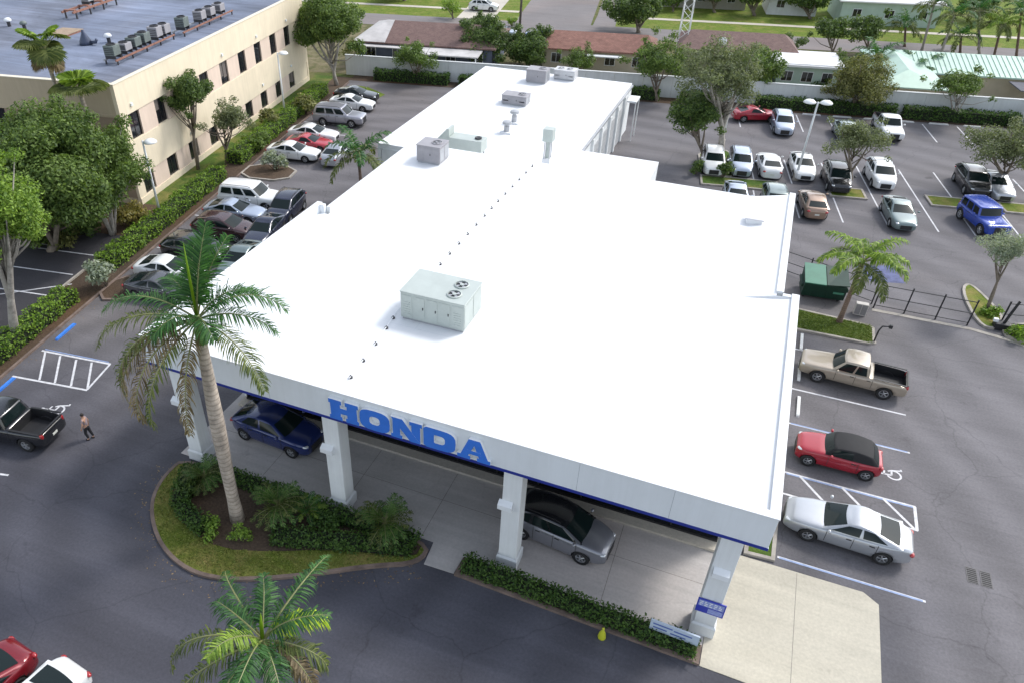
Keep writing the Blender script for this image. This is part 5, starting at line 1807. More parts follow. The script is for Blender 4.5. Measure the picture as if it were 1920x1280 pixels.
def car(kind, label, loc, heading, color, roof=None, group=None, name=None, scale=1.0):
    parts, ty, rme, q = car_meshes(kind)
    names = dict(sedan='sedan', coupe='coupe', suv='suv', bigsuv='suv', hatch='hatchback', mini='convertible', pickup='pickup_truck', jeep='off_road_vehicle')
    cats = dict(sedan='car', coupe='car', suv='suv', bigsuv='suv', hatch='car', mini='car', pickup='pickup truck', jeep='suv')
    t = thing(name or names[kind], label, cats[kind], (loc[0], loc[1], 0.006 + (.02 if -22 < loc[0] < 2.5 and 19 < loc[1] < 24 else 0)), heading, group)
    t.scale = (scale,) * 3
    for nm, me, k in parts:
        o = bpy.data.objects.new(nm, me)
        col.objects.link(o)
        o.parent = t
        if k == 0 or k == 1:
            set_mat(o, (roof if (nm == 'cabin' and roof) else color))
    for sx in (-1, 1):
        for sy in (-1, 1):
            w_ = bpy.data.objects.new('wheel', None)
            w_.empty_display_size = .1
            col.objects.link(w_)
            w_.parent = t
            w_.location = (sx * q['wb'] / 2, sy * (q['W'] / 2 - .13), q['wr'])
            w_.rotation_euler = (0, 0, 0 if sy > 0 else math.pi)
            for nm, me in (('tyre', ty), ('rim', rme)):
                o = bpy.data.objects.new(nm, me)
                col.objects.link(o)
                o.parent = w_
    return t


def car_roof(kind, label, px, py, heading, color, **k):
    """placed by the pixel of the middle of its roof"""
    q = SPECS[kind]
    P = G(px, py, q['H'])
    off = (q['rf'] + q['rr']) / 2
    return car(kind, label, (P.x - math.cos(heading) * off, P.y - math.sin(heading) * off), heading, color, **k)


C_WHITE = paint('white', (0.72, 0.73, 0.73))
C_SILVER = paint('silver', (0.44, 0.46, 0.49), .55, .3)
C_SILVERB = paint('silver_blue', (0.40, 0.46, 0.56), .5, .3)
C_GREY = paint('grey', (0.36, 0.36, 0.40), .5, .3)
C_GREYD = paint('dark_grey', (0.085, 0.088, 0.10), .4, .25)
C_BLACK = paint('black', (0.012, 0.013, 0.016), 0, .2)
C_NAVY = paint('navy', (0.016, 0.030, 0.13), .2, .2)
C_NAVY2 = paint('navy_black', (0.014, 0.019, 0.045), .2, .2)
C_BLUE = paint('bright_blue', (0.015, 0.055, 0.36), .2, .25)
C_RED = paint('red', (0.36, 0.015, 0.03), .1, .25)
C_REDD = paint('dark_red', (0.20, 0.008, 0.015), .2, .22)
C_MAROON = paint('maroon', (0.060, 0.028, 0.03), .2, .22)
C_TAN = paint('tan', (0.37, 0.315, 0.25), .3, .3)
C_BRONZE = paint('bronze', (0.30, 0.205, 0.15), .4, .3)
C_GREEN = paint('grey_green', (0.16, 0.21, 0.21), .4, .3)
ROOF_CLOTH = mat('black_fabric_roof', (0.012, 0.012, 0.014), .8, 0, .15, 6)
HSX, HSY, HSYN = GA, GA + rad(90), GA - rad(90)
GL, GR = 'cars parked along the left hedge', 'cars in the right-hand car park'

# beside and under the canopy
car('pickup', 'tan extended-cab pickup truck with black bed liner beside the dealership', (7.62, 38.0), rad(176.5), C_TAN, scale=.94)
car('mini', 'red two-door convertible with black soft top in the accessible bay', (6.95, 30.95), rad(180), C_RED, roof=ROOF_CLOTH)
car('sedan', 'silver sedan in the front-most bay beside the dealership', (7.3, 26.15), rad(177.8), C_SILVER, scale=1.02)
car('hatch', 'dark blue hatchback under the canopy behind the left-hand pillars', (-18.25, 21.85), rad(-3.4), C_NAVY, scale=1.07)
car('suv', 'grey crossover under the canopy between the two right-hand pillars', (-3.86, 21.3), rad(-6.2), paint('mid_grey', (0.24, 0.245, 0.275), .5, .3), roof=C_BLACK)  # black roof colour stands in for the dark soffit reflected in it
# left lot, backed against the hedge
car_roof('sedan', 'dark grey sedan nearest the camera in the left row, beside the silvery shrub', 287, 516, HSX, C_GREYD, group=GL)
car_roof('sedan', 'white sedan in the left row behind the dark grey sedan', 303, 484, HSX, C_WHITE, group=GL)
car_roof('suv', 'black crossover in the left row behind the white sedan', 345, 440, HSX, C_BLACK, group=GL)
car_roof('suv', 'dark maroon crossover in the left row', 401, 402, HSX, C_MAROON, group=GL)
car_roof('sedan', 'silver-blue sedan in the left row between maroon crossover and white suv', 428, 376, HSX, C_SILVERB, group=GL)
car_roof('bigsuv', 'large white suv at the head of the near left row', 450, 342, HSX, C_WHITE, group=GL)
car_roof('suv', 'navy suv facing the camera, farthest of the double-parked three', 540, 360, HSYN, C_NAVY2, group=GL)
car_roof('sedan', 'dark navy sedan facing the camera, middle of the double-parked three', 498, 408, HSYN, C_NAVY2, group=GL)
car_roof('sedan', 'grey-green sedan behind the royal palm, nearest of the double-parked three', 452, 462, HSYN, C_GREEN, group=GL)
car_roof('sedan', 'white sedan beside the pale shrub, nearest of the far left row', 540, 267, HSX, C_WHITE, group=GL)
car_roof('coupe', 'red coupe between two white cars in the far left row', 571, 252, HSX, paint('bright_red', (0.42, 0.03, 0.045), .1, .25), group=GL)
car_roof('sedan', 'white sedan behind the red coupe in the far left row', 578, 234, HSX, C_WHITE, group=GL)
car_roof('sedan', 'silver sedan seen from behind, parked across the far left row', 628, 272, HSY, C_SILVER, group=GL)
car_roof('bigsuv', 'large silver-grey suv in the far left row', 620, 196, HSX, C_GREY, group=GL)
car_roof('sedan', 'white sedan behind the silver-grey suv, by the grass corner', 652, 178, HSX, C_WHITE, group=GL)
car_roof('sedan', 'black sedan at the very end of the left row by the wall', 660, 163, HSX, C_BLACK, group=GL)
# left foreground
P = G(100, 803, .9)
car('pickup', 'black pickup truck with open bed entering at the left edge', (P.x - 2.75 * CA, P.y - 2.75 * SA), GA + math.pi, C_BLACK)
hd = G(22, 1280, 1.4) - G(83, 1225, 1.4)
ha = math.atan2(hd.y, hd.x)
P = G(140, 1252, .9)
car('sedan', 'white sedan cut off by the bottom left corner', (P.x + math.cos(ha) * 2.2 - .1, P.y + math.sin(ha) * 2.2), ha, C_WHITE)
P = G(42, 1213, .8)
car('sedan', 'dark red sedan cut off by the left edge above the white sedan', (P.x + math.cos(ha) * 2.3, P.y + math.sin(ha) * 2.3), ha, C_REDD)
# right lot
car_roof('coupe', 'red car behind the tall lot tree by the far wall', 1412, 200, HSX + rad(12), C_RED, group=GR)
car_roof('suv', 'silver-blue crossover facing the camera under the far lamp', 1471, 208, HSYN, C_SILVERB, group=GR)
car_roof('sedan', 'silver-green sedan half hidden by the scrubby tree at the far hedge', 1590, 228, HSYN, paint('silver_green', (0.40, 0.47, 0.48), .5, .3), group=GR)
car_roof('pickup', 'white pickup truck facing the camera at the far hedge', 1672, 216, HSYN, C_WHITE, group=GR)
car_roof('suv', 'white suv behind the trunk of the tall lot tree', 1341, 276, HSYN, C_WHITE, group=GR)
car_roof('suv', 'blue-grey suv facing the camera right of the tall lot tree', 1392, 278, HSYN, C_SILVERB, group=GR)
car_roof('sedan', 'white sedan seen from behind in the middle row', 1448, 294, HSY, C_WHITE, group=GR)
car_roof('sedan', 'white sedan facing the camera beside the twin-headed lamp', 1508, 290, HSYN, C_WHITE, group=GR)
car_roof('suv', 'black crossover in the shade of the scrubby tree', 1573, 306, HSYN, C_BLACK, group=GR)
car_roof('suv', 'white crossover with dark windows facing the camera in the middle row', 1655, 300, HSYN, C_WHITE, group=GR)
car_roof('suv', 'black suv under the right-hand tree', 1828, 312, HSYN, C_BLACK, group=GR)
car_roof('sedan', 'silver-white sedan next to the black suv under the right-hand tree', 1872, 325, HSYN, C_SILVER, group=GR)
car_roof('sedan', 'pale blue sedan mostly hidden behind the main roof edge', 1384, 346, HSYN, C_SILVERB, group=GR)
car_roof('suv', 'dark grey-green crossover partly hidden behind the main roof corner', 1458, 350, HSYN, C_GREEN, group=GR)
car_roof('hatch', 'bronze hatchback seen from behind at the main roof corner', 1532, 366, HSY, C_BRONZE, group=GR)
car_roof('sedan', 'blue-grey sedan facing the camera, nose to nose behind the white crossover', 1690, 375, HSYN, C_GREEN, group=GR)
car_roof('jeep', 'bright blue boxy off-road vehicle at the right edge of the car park', 1845, 376, HSYN + rad(12), C_BLUE, group=GR)
# the street beyond
car_roof('suv', 'white suv on the driveway at the top edge', 900, -2, GA, C_WHITE, group='cars on the street')
car_roof('sedan', 'pale blue car parked behind the dark ficus trees on the street', 932, 48, HSX, C_SILVERB, group='cars on the street')
car_roof('sedan', 'blue car parked beside the terracotta roof on the street', 1012, 56, HSX, paint('mid_blue', (0.12, 0.20, 0.48), .3, .25), group='cars on the street')

# ================================================================== PLANTING
GH = 'hedges along the left planting strip'
hedge('hedge', 'bright green clipped hedge at the left edge beside the blue wheel stops', SP(-32.45, 14), SP(-32.45, 33.4), 1.35, 1.0, L_HEDGE, group=GH)
hedge('hedge', 'bright green hedge below the near lamp post behind the left row of cars', SP(-32.5, 37.4), SP(-32.5, 53.6), 1.5, 1.0, L_HEDGE, group=GH)
hedge('hedge', 'green hedge behind the far left row of cars', SP(-32.55, 56.5), SP(-32.55, 77.5), 1.6, 1.1, L_HEDGE, 80, group=GH)
GB = 'dark hedges along the far wall'
for a, b_, lb in ((-28.6, -19.8, 'dark clipped hedge at the far wall, left of the young tree'), (-18.6, -9.0, 'dark clipped hedge at the far wall, running behind the rear wing'), (0.4, 3.4, 'short dark hedge at the far wall just right of the rear wing'), (5.6, 9.6, 'short dark hedge at the far wall left of the red car'),
                  (13.2, 26.6, 'long dark hedge at the far wall behind the twin-headed lamp'), (27.4, 37.8, 'long dark hedge at the far wall in the right corner')):
    hedge('hedge', lb, SP(a, 84.0), SP(b_, 84.0), 1.2, 1.15, L_HEDGE_D, 70, .1, group=GB)
hedge('hedge', 'low dark green hedge in the bed in front of the canopy, right of the walkway', (-6.9, 18.18), (2.3, 18.0), .72, .62, L_HEDGE_D, 230, .06, rough=.05, z0=.11)
GI = 'low hedges round the front island bed'
hedge('hedge', 'dark low hedge along the back of the front island by the concrete', (-19.8, 18.45), (-9.1, 18.4), .7, .6, L_HEDGE_D, 200, .06, GI, .06, .116)
hedge('hedge', 'dark low hedge curving along the left end of the front island', (-20.55, 18.2), (-19.6, 16.05), .8, .65, L_HEDGE_D, 200, .06, GI, .06, .116)
hedge('hedge', 'dark low hedge along the left front of the front island', (-19.5, 16.0), (-17.7, 15.45), .7, .6, L_HEDGE_D, 200, .06, GI, .06, .116)
hedge('hedge', 'dark low hedge along the right front of the front island', (-14.9, 16.3), (-9.2, 18.15), .9, .5, L_HEDGE_D, 200, .06, GI, .06, .116)

GT = 'broadleaf trees'
BIG = dict(group=GT)
tree_px('big dark tree in front of the office block at the left edge', (95, 470), (85, 345), 125, L_MID, 1.2, seed=1, nclump=80, leaf=.24, per=150, tr=.26, **BIG)
tree_px('dark dense tree with pale multiple trunks at the near office corner', (212, 440), (182, 315), 84, L_MID, 1.5, seed=2, nclump=56, leaf=.2, per=170, tr=.2, forks=5, bark=BARK_PALE, **BIG)
tree_px('bright green tree at the far left edge with its trunk in the hedge', (30, 640), (8, 420), 78, L_BRIGHT, 1.9, seed=3, nclump=60, leaf=.17, per=190, tr=.22, bark=BARK_PALE, **BIG)
tree_px('dark shaded tree behind the fan palm at the left edge', (5, 345), (15, 230), 52, L_DARK, 1.1, seed=4, nclump=16, leaf=.2, per=170, tr=.15, **BIG)
tree_px('compact dark round tree against the cream office wall', (372, 318), (355, 182), 48, L_DARK, 1.25, seed=5, nclump=34, leaf=.18, per=230, tr=.13, **BIG)
tree_px('thin olive tree with gaps right of the compact dark tree', (425, 305), (420, 230), 54, L_GREY, .95, seed=6, nclump=30, leaf=.17, per=130, tr=.12, gap=.15, **BIG)
tree_px('large green tree at the far corner of the office block', (632, 160), (612, 55), 74, L_MID, 1.05, seed=7, nclump=44, leaf=.26, per=110, tr=.22, bark=BARK_PALE, **BIG)
tree_px('young rounded tree between the dark hedges at the far wall', (782, 156), (780, 110), 42, L_MID, .95, seed=8, nclump=24, leaf=.2, per=110, tr=.12, **BIG)
tree_px('dense dark ficus tree behind the wall left of the rear wing', (915, 122), (913, 84), 60, L_DARK, .9, seed=9, nclump=40, leaf=.27, per=110, tr=.2, **BIG)
tree_px('dense dark tree behind the wall beside the utility pole', (992, 128), (992, 98), 54, L_DARK, .85, seed=10, nclump=36, leaf=.27, per=110, tr=.2, **BIG)
tree_px('small pale green tree behind the rear wing roof', (1082, 150), (1080, 116), 38, L_MID, .9, seed=11, nclump=22, leaf=.2, per=100, tr=.1, **BIG)
tree_px('large dark round tree on the street corner at the top', (1198, 62), (1196, 20), 62, L_DARK, .75, seed=12, nclump=28, leaf=.34, per=75, tr=.25, **BIG)
tree_px('green tree in front of the far wall right of the rear wing', (1232, 190), (1230, 118), 58, L_MID, 1.0, seed=13, nclump=34, leaf=.22, per=100, tr=.14, gap=.1, **BIG)
tree_px('lower dark leafy tree at the left of the planted island in the lot', (1322, 306), (1302, 226), 56, L_DARK, .95, seed=14, nclump=34, leaf=.19, per=140, tr=.14, **BIG)
tree_px('tall open grey-green tree rising from the planted island in the lot', (1350, 302), (1355, 150), 92, L_GREY, .85, seed=15, nclump=44, leaf=.19, per=100, tr=.24, gap=.2, bark=BARK_PALE, **BIG)
tree_px('dark green tree behind the wall above the red car', (1415, 180), (1416, 124), 58, L_MID, .8, seed=16, nclump=34, leaf=.24, per=100, tr=.15, **BIG)
tree_px('small dark tree in front of the white flat roof', (1478, 118), (1482, 84), 30, L_DARK, .8, seed=17, nclump=12, leaf=.22, per=100, tr=.12, **BIG)
tree_px('yellowish olive tree in front of the far wall right of the twin-headed lamp', (1603, 212), (1612, 158), 60, L_OLIVE, .85, seed=18, nclump=36, leaf=.2, per=130, tr=.14, **BIG)
tree_px('light green spreading tree in front of the far wall, right corner', (1788, 228), (1798, 162), 58, L_MID, .7, seed=19, nclump=28, leaf=.21, per=100, tr=.13, forks=5, gap=.2, bark=BARK_PALE, **BIG)
tree_px('scrubby grey-green tree over the black crossover in the middle row', (1592, 352), (1602, 268), 70, L_GREY, .75, seed=20, nclump=34, leaf=.16, per=120, tr=.13, gap=.2, **BIG)
tree_px('broad olive-grey tree over the black suv at the right edge', (1888, 358), (1880, 280), 76, L_GREY, .75, seed=21, nclump=40, leaf=.17, per=120, tr=.15, gap=.12, **BIG)
tree_px('young silver-leaved tree leaning in the gate bed', (1848, 588), (1884, 470), 48, L_SILVER, .95, seed=22, nclump=34, leaf=.11, per=260, tr=.08, gap=.12, **BIG)
tree_px('dark tree beyond the small pale green house', (1565, 108), (1560, 62), 40, L_DARK, .9, seed=23, nclump=16, leaf=.28, per=80, tr=.15, **BIG)
tree_px('dark bushy tree on the verge left of the tall palms', (1632, 100), (1628, 58), 42, L_DARK, .9, seed=24, nclump=16, leaf=.28, per=80, tr=.15, **BIG)
tree_px('shadowy tree across the street at the top, right of the mast', (1415, 30), (1412, -8), 46, L_DARK, .8, seed=25, nclump=18, leaf=.34, per=60, tr=.2, **BIG)
tree_px('shadowy tree across the street at the top above the satellite dish', (1340, 24), (1338, -12), 40, L_DARK, .8, seed=26, nclump=16, leaf=.34, per=60, tr=.2, **BIG)
tree_px('dark tree across the street at the top before the white building', (1520, 36), (1515, 2), 44, L_DARK, .8, seed=27, nclump=18, leaf=.34, per=60, tr=.2, **BIG)
tree_px('small yellow-green tree on the verge at the top left of the junction', (850, 36), (845, 14), 24, L_BRIGHT, .8, seed=28, nclump=12, leaf=.24, per=80, tr=.1, **BIG)
tree_px('dark hedge-like tree across the street at the top left', (760, 2), (745, -22), 42, L_DARK, .7, seed=29, nclump=16, leaf=.34, per=60, tr=.2, **BIG)
tree_px('dark slim tree behind the slate bungalow roof', (905, 66), (905, 40), 24, L_DARK, 1.0, seed=30, nclump=12, leaf=.26, per=80, tr=.12, **BIG)

tree_px('feathery tree behind the wall above the planted lot island', (1300, 168), (1300, 108), 40, L_GREY, .9, seed=31, nclump=14, leaf=.22, per=90, tr=.12, gap=.15, **BIG)
tree_px('olive tree behind the wall at the left of the bungalow', (655, 128), (650, 95), 26, L_OLIVE, .9, seed=32, nclump=12, leaf=.2, per=100, tr=.1, **BIG)
tree_px('dark tree behind the wall right of the small pale green house', (1600, 160), (1592, 118), 34, L_DARK, .9, seed=33, nclump=14, leaf=.24, per=90, tr=.12, **BIG)
tree_px('light bushy tree across the street by the top of the mast', (1262, 22), (1262, 2), 30, L_MID, .8, seed=34, nclump=14, leaf=.3, per=60, tr=.14, **BIG)
tree_px('dark tree across the street behind the street palms', (1840, 40), (1835, 10), 46, L_DARK, .8, seed=35, nclump=18, leaf=.34, per=60, tr=.18, **BIG)
GS_ = 'shrubs'
bush('shrub', 'pale silvery shrub at the end of the left row of cars', (193, 512), 36, L_SILVER, 2.0, .12, 420, seed=1, nclump=14, group=GS_)
bush('shrub', 'pale grey shrub on the small island beside the white sedan', (514, 302), 26, L_SILVER, 1.6, .13, 300, seed=2, nclump=12, group=GS_)
bush('shrub', 'yellowish croton shrub below the near office corner', (245, 402), 42, leaf_mat('leaf_croton', (0.07, 0.075, 0.02), (0.36, 0.30, 0.09)), 1.5, .14, 250, seed=3, nclump=16, group=GS_)
bush('shrub', 'olive shrub between office wall and far lamp post', (505, 222), 32, L_OLIVE, 1.8, .16, 200, seed=4, nclump=14, group=GS_)
bush('shrub', 'green shrub against the office wall left of the far lamp post', (478, 262), 36, L_MID, 1.7, .16, 200, seed=5, nclump=14, group=GS_)
bush('shrub', 'bushy green shrub right of the far lamp post', (572, 196), 34, L_OLIVE, 1.7, .17, 180, seed=6, nclump=14, group=GS_)
bush('shrub', 'dry brownish shrub in the shade below the big dark tree', (120, 440), 45, L_OLIVE, 1.0, .15, 180, seed=7, nclump=12, group=GS_)
bush('shrub', 'low green shrub under the pale-trunked tree', (165, 425), 36, L_DARK, 1.3, .15, 200, seed=8, nclump=12, group=GS_)
bush('shrub', 'mid-green undergrowth shrub at the foot of the big left tree', (62, 442), 50, L_MID, 1.8, .15, 200, seed=31, nclump=18, group=GS_)
bush('shrub', 'mid-green shrub between the two big left trees', (140, 415), 44, L_MID, 2.0, .15, 200, seed=32, nclump=18, group=GS_)
bush('shrub', 'yellow-leaved shrub on the planted island of the lot', (1333, 312), 17, L_YELLOW, 1.2, .13, 320, seed=9, nclump=9, group=GS_)
bush('shrub', 'dark green shrub right of the yellow one on the lot island', (1358, 318), 22, L_DARK, 1.5, .14, 280, seed=10, nclump=12, group=GS_)
bush('shrub', 'dark shrub left of the yellow one on the lot island', (1308, 312), 20, L_DARK, 1.4, .14, 260, seed=11, nclump=10, group=GS_)
bush('shrub', 'green leafy clump in the grassy gate bed', (1862, 582), 26, L_HEDGE, .7, .09, 420, seed=12, nclump=12, group=GS_)
bush('shrub', 'green shrub at the right edge below the gate machine', (1915, 622), 28, L_HEDGE, .8, .1, 380, seed=13, nclump=12, group=GS_)
bush('shrub', 'bright yellow-green shrub at the foot of the royal palm, left', (395, 985), 32, L_BRIGHT, .9, .07, 700, seed=14, nclump=14, group=GS_)
bush('shrub', 'bright yellow-green shrub at the foot of the royal palm, right', (448, 1000), 28, L_BRIGHT, .8, .07, 700, seed=15, nclump=12, group=GS_)
bush('shrub', 'dark foliage plant in the right half of the front island', (610, 975), 34, L_HEDGE_D, .8, .07, 650, seed=16, nclump=14, group=GS_)
bush('shrub', 'dark clump near the left end of the front island', (355, 910), 32, L_DARK, 1.0, .08, 600, seed=17, nclump=14, group=GS_)
bush('shrub', 'small round bush on the verge by the junction', (960, 40), 14, L_BRIGHT, 1.3, .2, 120, seed=18, nclump=9, group=GS_)
bush('shrub', 'dark bush in front of the pale green house by the wall', (1540, 155), 22, L_DARK, 1.8, .2, 120, seed=19, nclump=10, group=GS_)
bush('shrub', 'green bush beside the slate bungalow behind the wall', (690, 110), 22, L_OLIVE, 1.6, .2, 120, seed=20, nclump=10, group=GS_)
bush('shrub', 'dark bush in front of the pale green house across the street', (1675, 38), 20, L_DARK, 1.4, .24, 100, seed=21, nclump=9, group=GS_)

# grass blades on the near lawns
def inside(poly, x, y):
    c = np.zeros(len(x), bool)
    k = len(poly)
    for i in range(k):
        x0, y0, x1, y1 = *poly[i][:2], *poly[(i + 1) % k][:2]
        cr = ((y0 > y) != (y1 > y)) & (x < (x1 - x0) * (y - y0) / (y1 - y0 + 1e-12) + x0)
        c ^= cr
    return c


xs, ys = RNG.uniform(-22, -8.4, 26000), RNG.uniform(13.3, 19, 26000)
kp = inside(offset_poly(ISL, .2), xs, ys) & ~inside(INB, xs, ys)
P = np.stack([xs[kp], ys[kp], np.full(kp.sum(), .135)], 1)
o = link('lawn_grass', leaf_mesh('lawn_grass', P, RNG.normal(size=P.shape) * .8 + np.array([0, 0, .4]), .055, .25, [leaf_mat('grass_blades', (0.06, 0.10, 0.012), (0.28, 0.29, 0.07), .2)]))
tag(o, 'short dry yellow-green grass round the front island', 'grass', kind='stuff')
for nm, x0, x1, y0, y1, k in (('side', 3.7, 8.9, 42.3, 44.3, 7000),):
    P = np.stack([RNG.uniform(x0, x1, k), RNG.uniform(y0, y1, k), np.full(k, .13)], 1)
    o = link('lawn_grass', leaf_mesh('lawn_grass', P, RNG.normal(size=P.shape) * .8 + np.array([0, 0, .4]), .07, .25, [leaf_mat('grass_blades_green', (0.05, 0.09, 0.012), (0.20, 0.26, 0.05), .2)]))
    tag(o, 'green grass round the foot of the leaning palm', 'grass', kind='stuff')

def litter(label, pts, sx_, sy_, k):
    P = np.concatenate([np.stack([RNG.normal(p[0], sx_, k), RNG.normal(p[1], sy_, k), np.full(k, .012)], 1) for p in pts])
    o = link('leaf_litter', leaf_mesh('leaf_litter', P, RNG.normal(size=P.shape) * .12 + np.array([0, 0, 1.0]), .045, .5, [leaf_mat('dead_leaf_' + str(len(bpy.data.materials)), (0.06, 0.04, 0.02), (0.26, 0.18, 0.09), .05)]))
    tag(o, label, 'leaves', kind='stuff')


litter('scattered dead leaves on the asphalt along the left hedge', [SP(-30.7, y) for y in np.arange(20, 80, 2.5)], .35, 1.2, 26)
litter('scattered dead leaves on the drive round the front island', [(p[0], p[1]) for p in offset_poly(ISL, -.3)[::2] if p[1] < 18], .3, .3, 14)
litter('scattered dead leaves under the trees of the right-hand car park', [SP(x, y) for x, y in ((10, 66), (11, 64), (20, 64.5), (24, 64.8), (30, 64.6), (15, 82.2), (22, 82), (28, 82), (33, 82))], 1.6, .7, 45)

# ------------------------------------------------------------------ palms
F_ = lambda sd, L_, el, dr, mt, **k: frond_mesh('frond', L_, rad(el), dr, k.pop('n', 62), k.pop('ll', .85), mt, seed=sd, **k)
B0, T0 = G(446, 973, .1), G(378, 640, 9.3)
fr = []
for i, (az, el, L_, dr, mt, hg) in enumerate([
    (8, 40, 3.7, 1.7, P_GREEN, .35), (352, 22, 3.2, 1.5, P_GREEN, .45), (320, 6, 4.3, 1.0, P_OLIVE, .55), (170, 34, 4.0, 1.6, P_GREEN, .5), (192, 22, 4.3, 1.7, P_OLIVE, .6), (212, 10, 4.6, 2.2, P_OLIVE, 1.1), (222, 6, 4.8, 2.2, P_BROWN, 1.3), (234, 0, 4.9, 2.0, P_BROWN, 1.3), (246, -6, 4.8, 1.8, P_OLIVE, 1.3), (262, -30, 4.4, 1.1, P_BROWN, 1.1), (204, 0, 4.5, 1.9, P_BROWN, 1.2),
    (62, 76, 3.5, .5, P_GREEN, .12), (76, 74, 3.4, .6, P_GREEN, .15), (50, 68, 3.3, .8, P_GREEN, .2), (100, 70, 3.0, .9, P_GREEN, .2), (128, 50, 2.6, 1.5, P_GREEN, .35), (30, 46, 2.6, 1.6, P_GREEN, .35), (300, 40, 2.0, 1.8, P_GREEN, .4), (240, 44, 2.2, 1.8, P_GREEN, .4)]):
    fr.append((az, F_(100 + i, L_, el, dr, mt, hang=hg, n=72, ll=.85 if el > -5 else .7, width=.022, vee=.2, sway=(.25 if i % 2 else -.3))))
palm('tall royal palm with leaning grey trunk in the front island', B0, T0, fr, .26, PALMBARK, shaft=1.1, spear=3.0, curve=.8, bulge=.3, group='royal palms')
T1 = G(497, 1222, 6.2)
B1 = Vector((T1.x + .3, T1.y - .6, 0))
fr = []
for i, (az, el, L_, dr, mt, hg) in enumerate([
    (128, 22, 4.3, .9, P_GREEN, .5), (55, 30, 3.9, 1.0, P_GREEN, .45), (30, 38, 2.8, 1.4, P_SPEAR, .3), (178, 10, 4.2, 1.4, P_OLIVE, .6), (205, 0, 4.3, 1.5, P_OLIVE, .6), (240, 20, 4, 1.2, P_GREEN, .4), (330, 12, 4, 1.5, P_BROWN, .7), (345, 26, 3.6, 1.5, P_OLIVE, .5),
    (270, 45, 3.4, 1.3, P_GREEN, .35), (90, 60, 3.4, 1.1, P_GREEN, .3), (150, 55, 3.2, 1.2, P_GREEN, .3), (0, 62, 3.0, 1.2, P_GREEN, .3), (300, 30, 3.9, 1.3, P_GREEN, .4), (220, 60, 3, 1.1, P_LIGHT, .25)]):
    fr.append((az, F_(140 + i, L_ * (.86 if i < 2 or i in (3, 4) else .58 + .1 * (i % 3)), el * .85 + (i * 37 % 23 - 11), dr * (1.1 + .12 * (i % 4)), mt, hang=hg + .45, n=66, ll=.66, width=.02, vee=.1, sway=(.4 if i % 2 else -.35))))
palm('royal palm crown seen from above at the bottom edge', B1, T1, fr, .22, PALMBARK, shaft=.6, spear=1.1, group='royal palms')
kerbed_bed('street_bed', smooth_poly([(B1.x - 2, B1.y - 1.4), (B1.x + 2.4, B1.y - 1.4), (B1.x + 2.4, B1.y + 1.0), (B1.x - 2, B1.y + 1.0)], 1), LAWN_DRY, KERB)
# bushy low date palms in the island
PY = [F_(200 + i, 1.4, e, d, P_OLIVE if i % 2 else P_MIDG, n=26, ll=.34, hang=.25, width=.018) for i, (e, d) in enumerate(((66, 1.2), (48, 1.4), (30, 1.4), (14, 1.0)))]
PYL = [F_(210 + i, 1.5, e, d, P_LIGHT if i % 2 else P_GREEN, n=26, ll=.34, hang=.25, width=.018) for i, (e, d) in enumerate(((66, 1.2), (48, 1.4), (30, 1.4)))]
for lb, px, py, sc, lst in (('bushy low date palm at the right end of the front island', 722, 995, 1.0, PY), ('bushy low date palm in the middle of the front island', 525, 962, 1.0, PY), ('low date palm at the left end of the front island behind the royal palm', 385, 905, .8, PY), ('small pale date palm beside the middle one in the island', 578, 968, .65, PYL)):
    Bp = G(px, py, .12)
    fl = [((k * 137.5 + px) % 360, lst[k % len(lst)]) for k in range(26)]
    p_ = palm(lb, Bp, Bp + Vector((0, 0, .55)), fl, .12, PALMBARK2, name='date_palm', group='low date palms in the front island')
    p_.scale = (sc, sc, sc)
# coconut-type palms
CO = [F_(230 + i, 2.9, e, d, m_, n=58, ll=.8, hang=.8, width=.035) for i, (e, d, m_) in enumerate(((58, 1.5, P_LIGHT), (38, 1.9, P_LIGHT), (22, 2.0, P_OLIVE), (4, 1.6, P_OLIVE)))]
CG = [F_(240 + i, 3.2, e, d, m_, n=34, ll=.75, hang=.5, width=.05) for i, (e, d, m_) in enumerate(((60, 1.3, P_GREEN), (40, 1.7, P_GREEN), (20, 1.8, P_OLIVE), (0, 1.4, P_OLIVE)))]
Bp, Tp = G(1573, 604, .1), G(1618, 492, 4.1)
palm('leaning light green palm on the side lawn in front of the green dumpster', Bp, Tp, [(k * 33.5 + 8, CO[(0, 1, 1, 2)[k % 4]]) for k in range(11)] + [(283, CO[3])], .15, PALMBARK2, curve=.0)
Bp, Tp = (-25.2, 41.0, 0), G(672, 292, 4.2)
palm('dull green palm at the left wall of the dealership by the rear wing', Vector((Tp.x + .2, Tp.y - .2, 0)), Tp, [(k * 30 + 10, CG[k % 4]) for k in range(12)], .14, PALMBARK2)
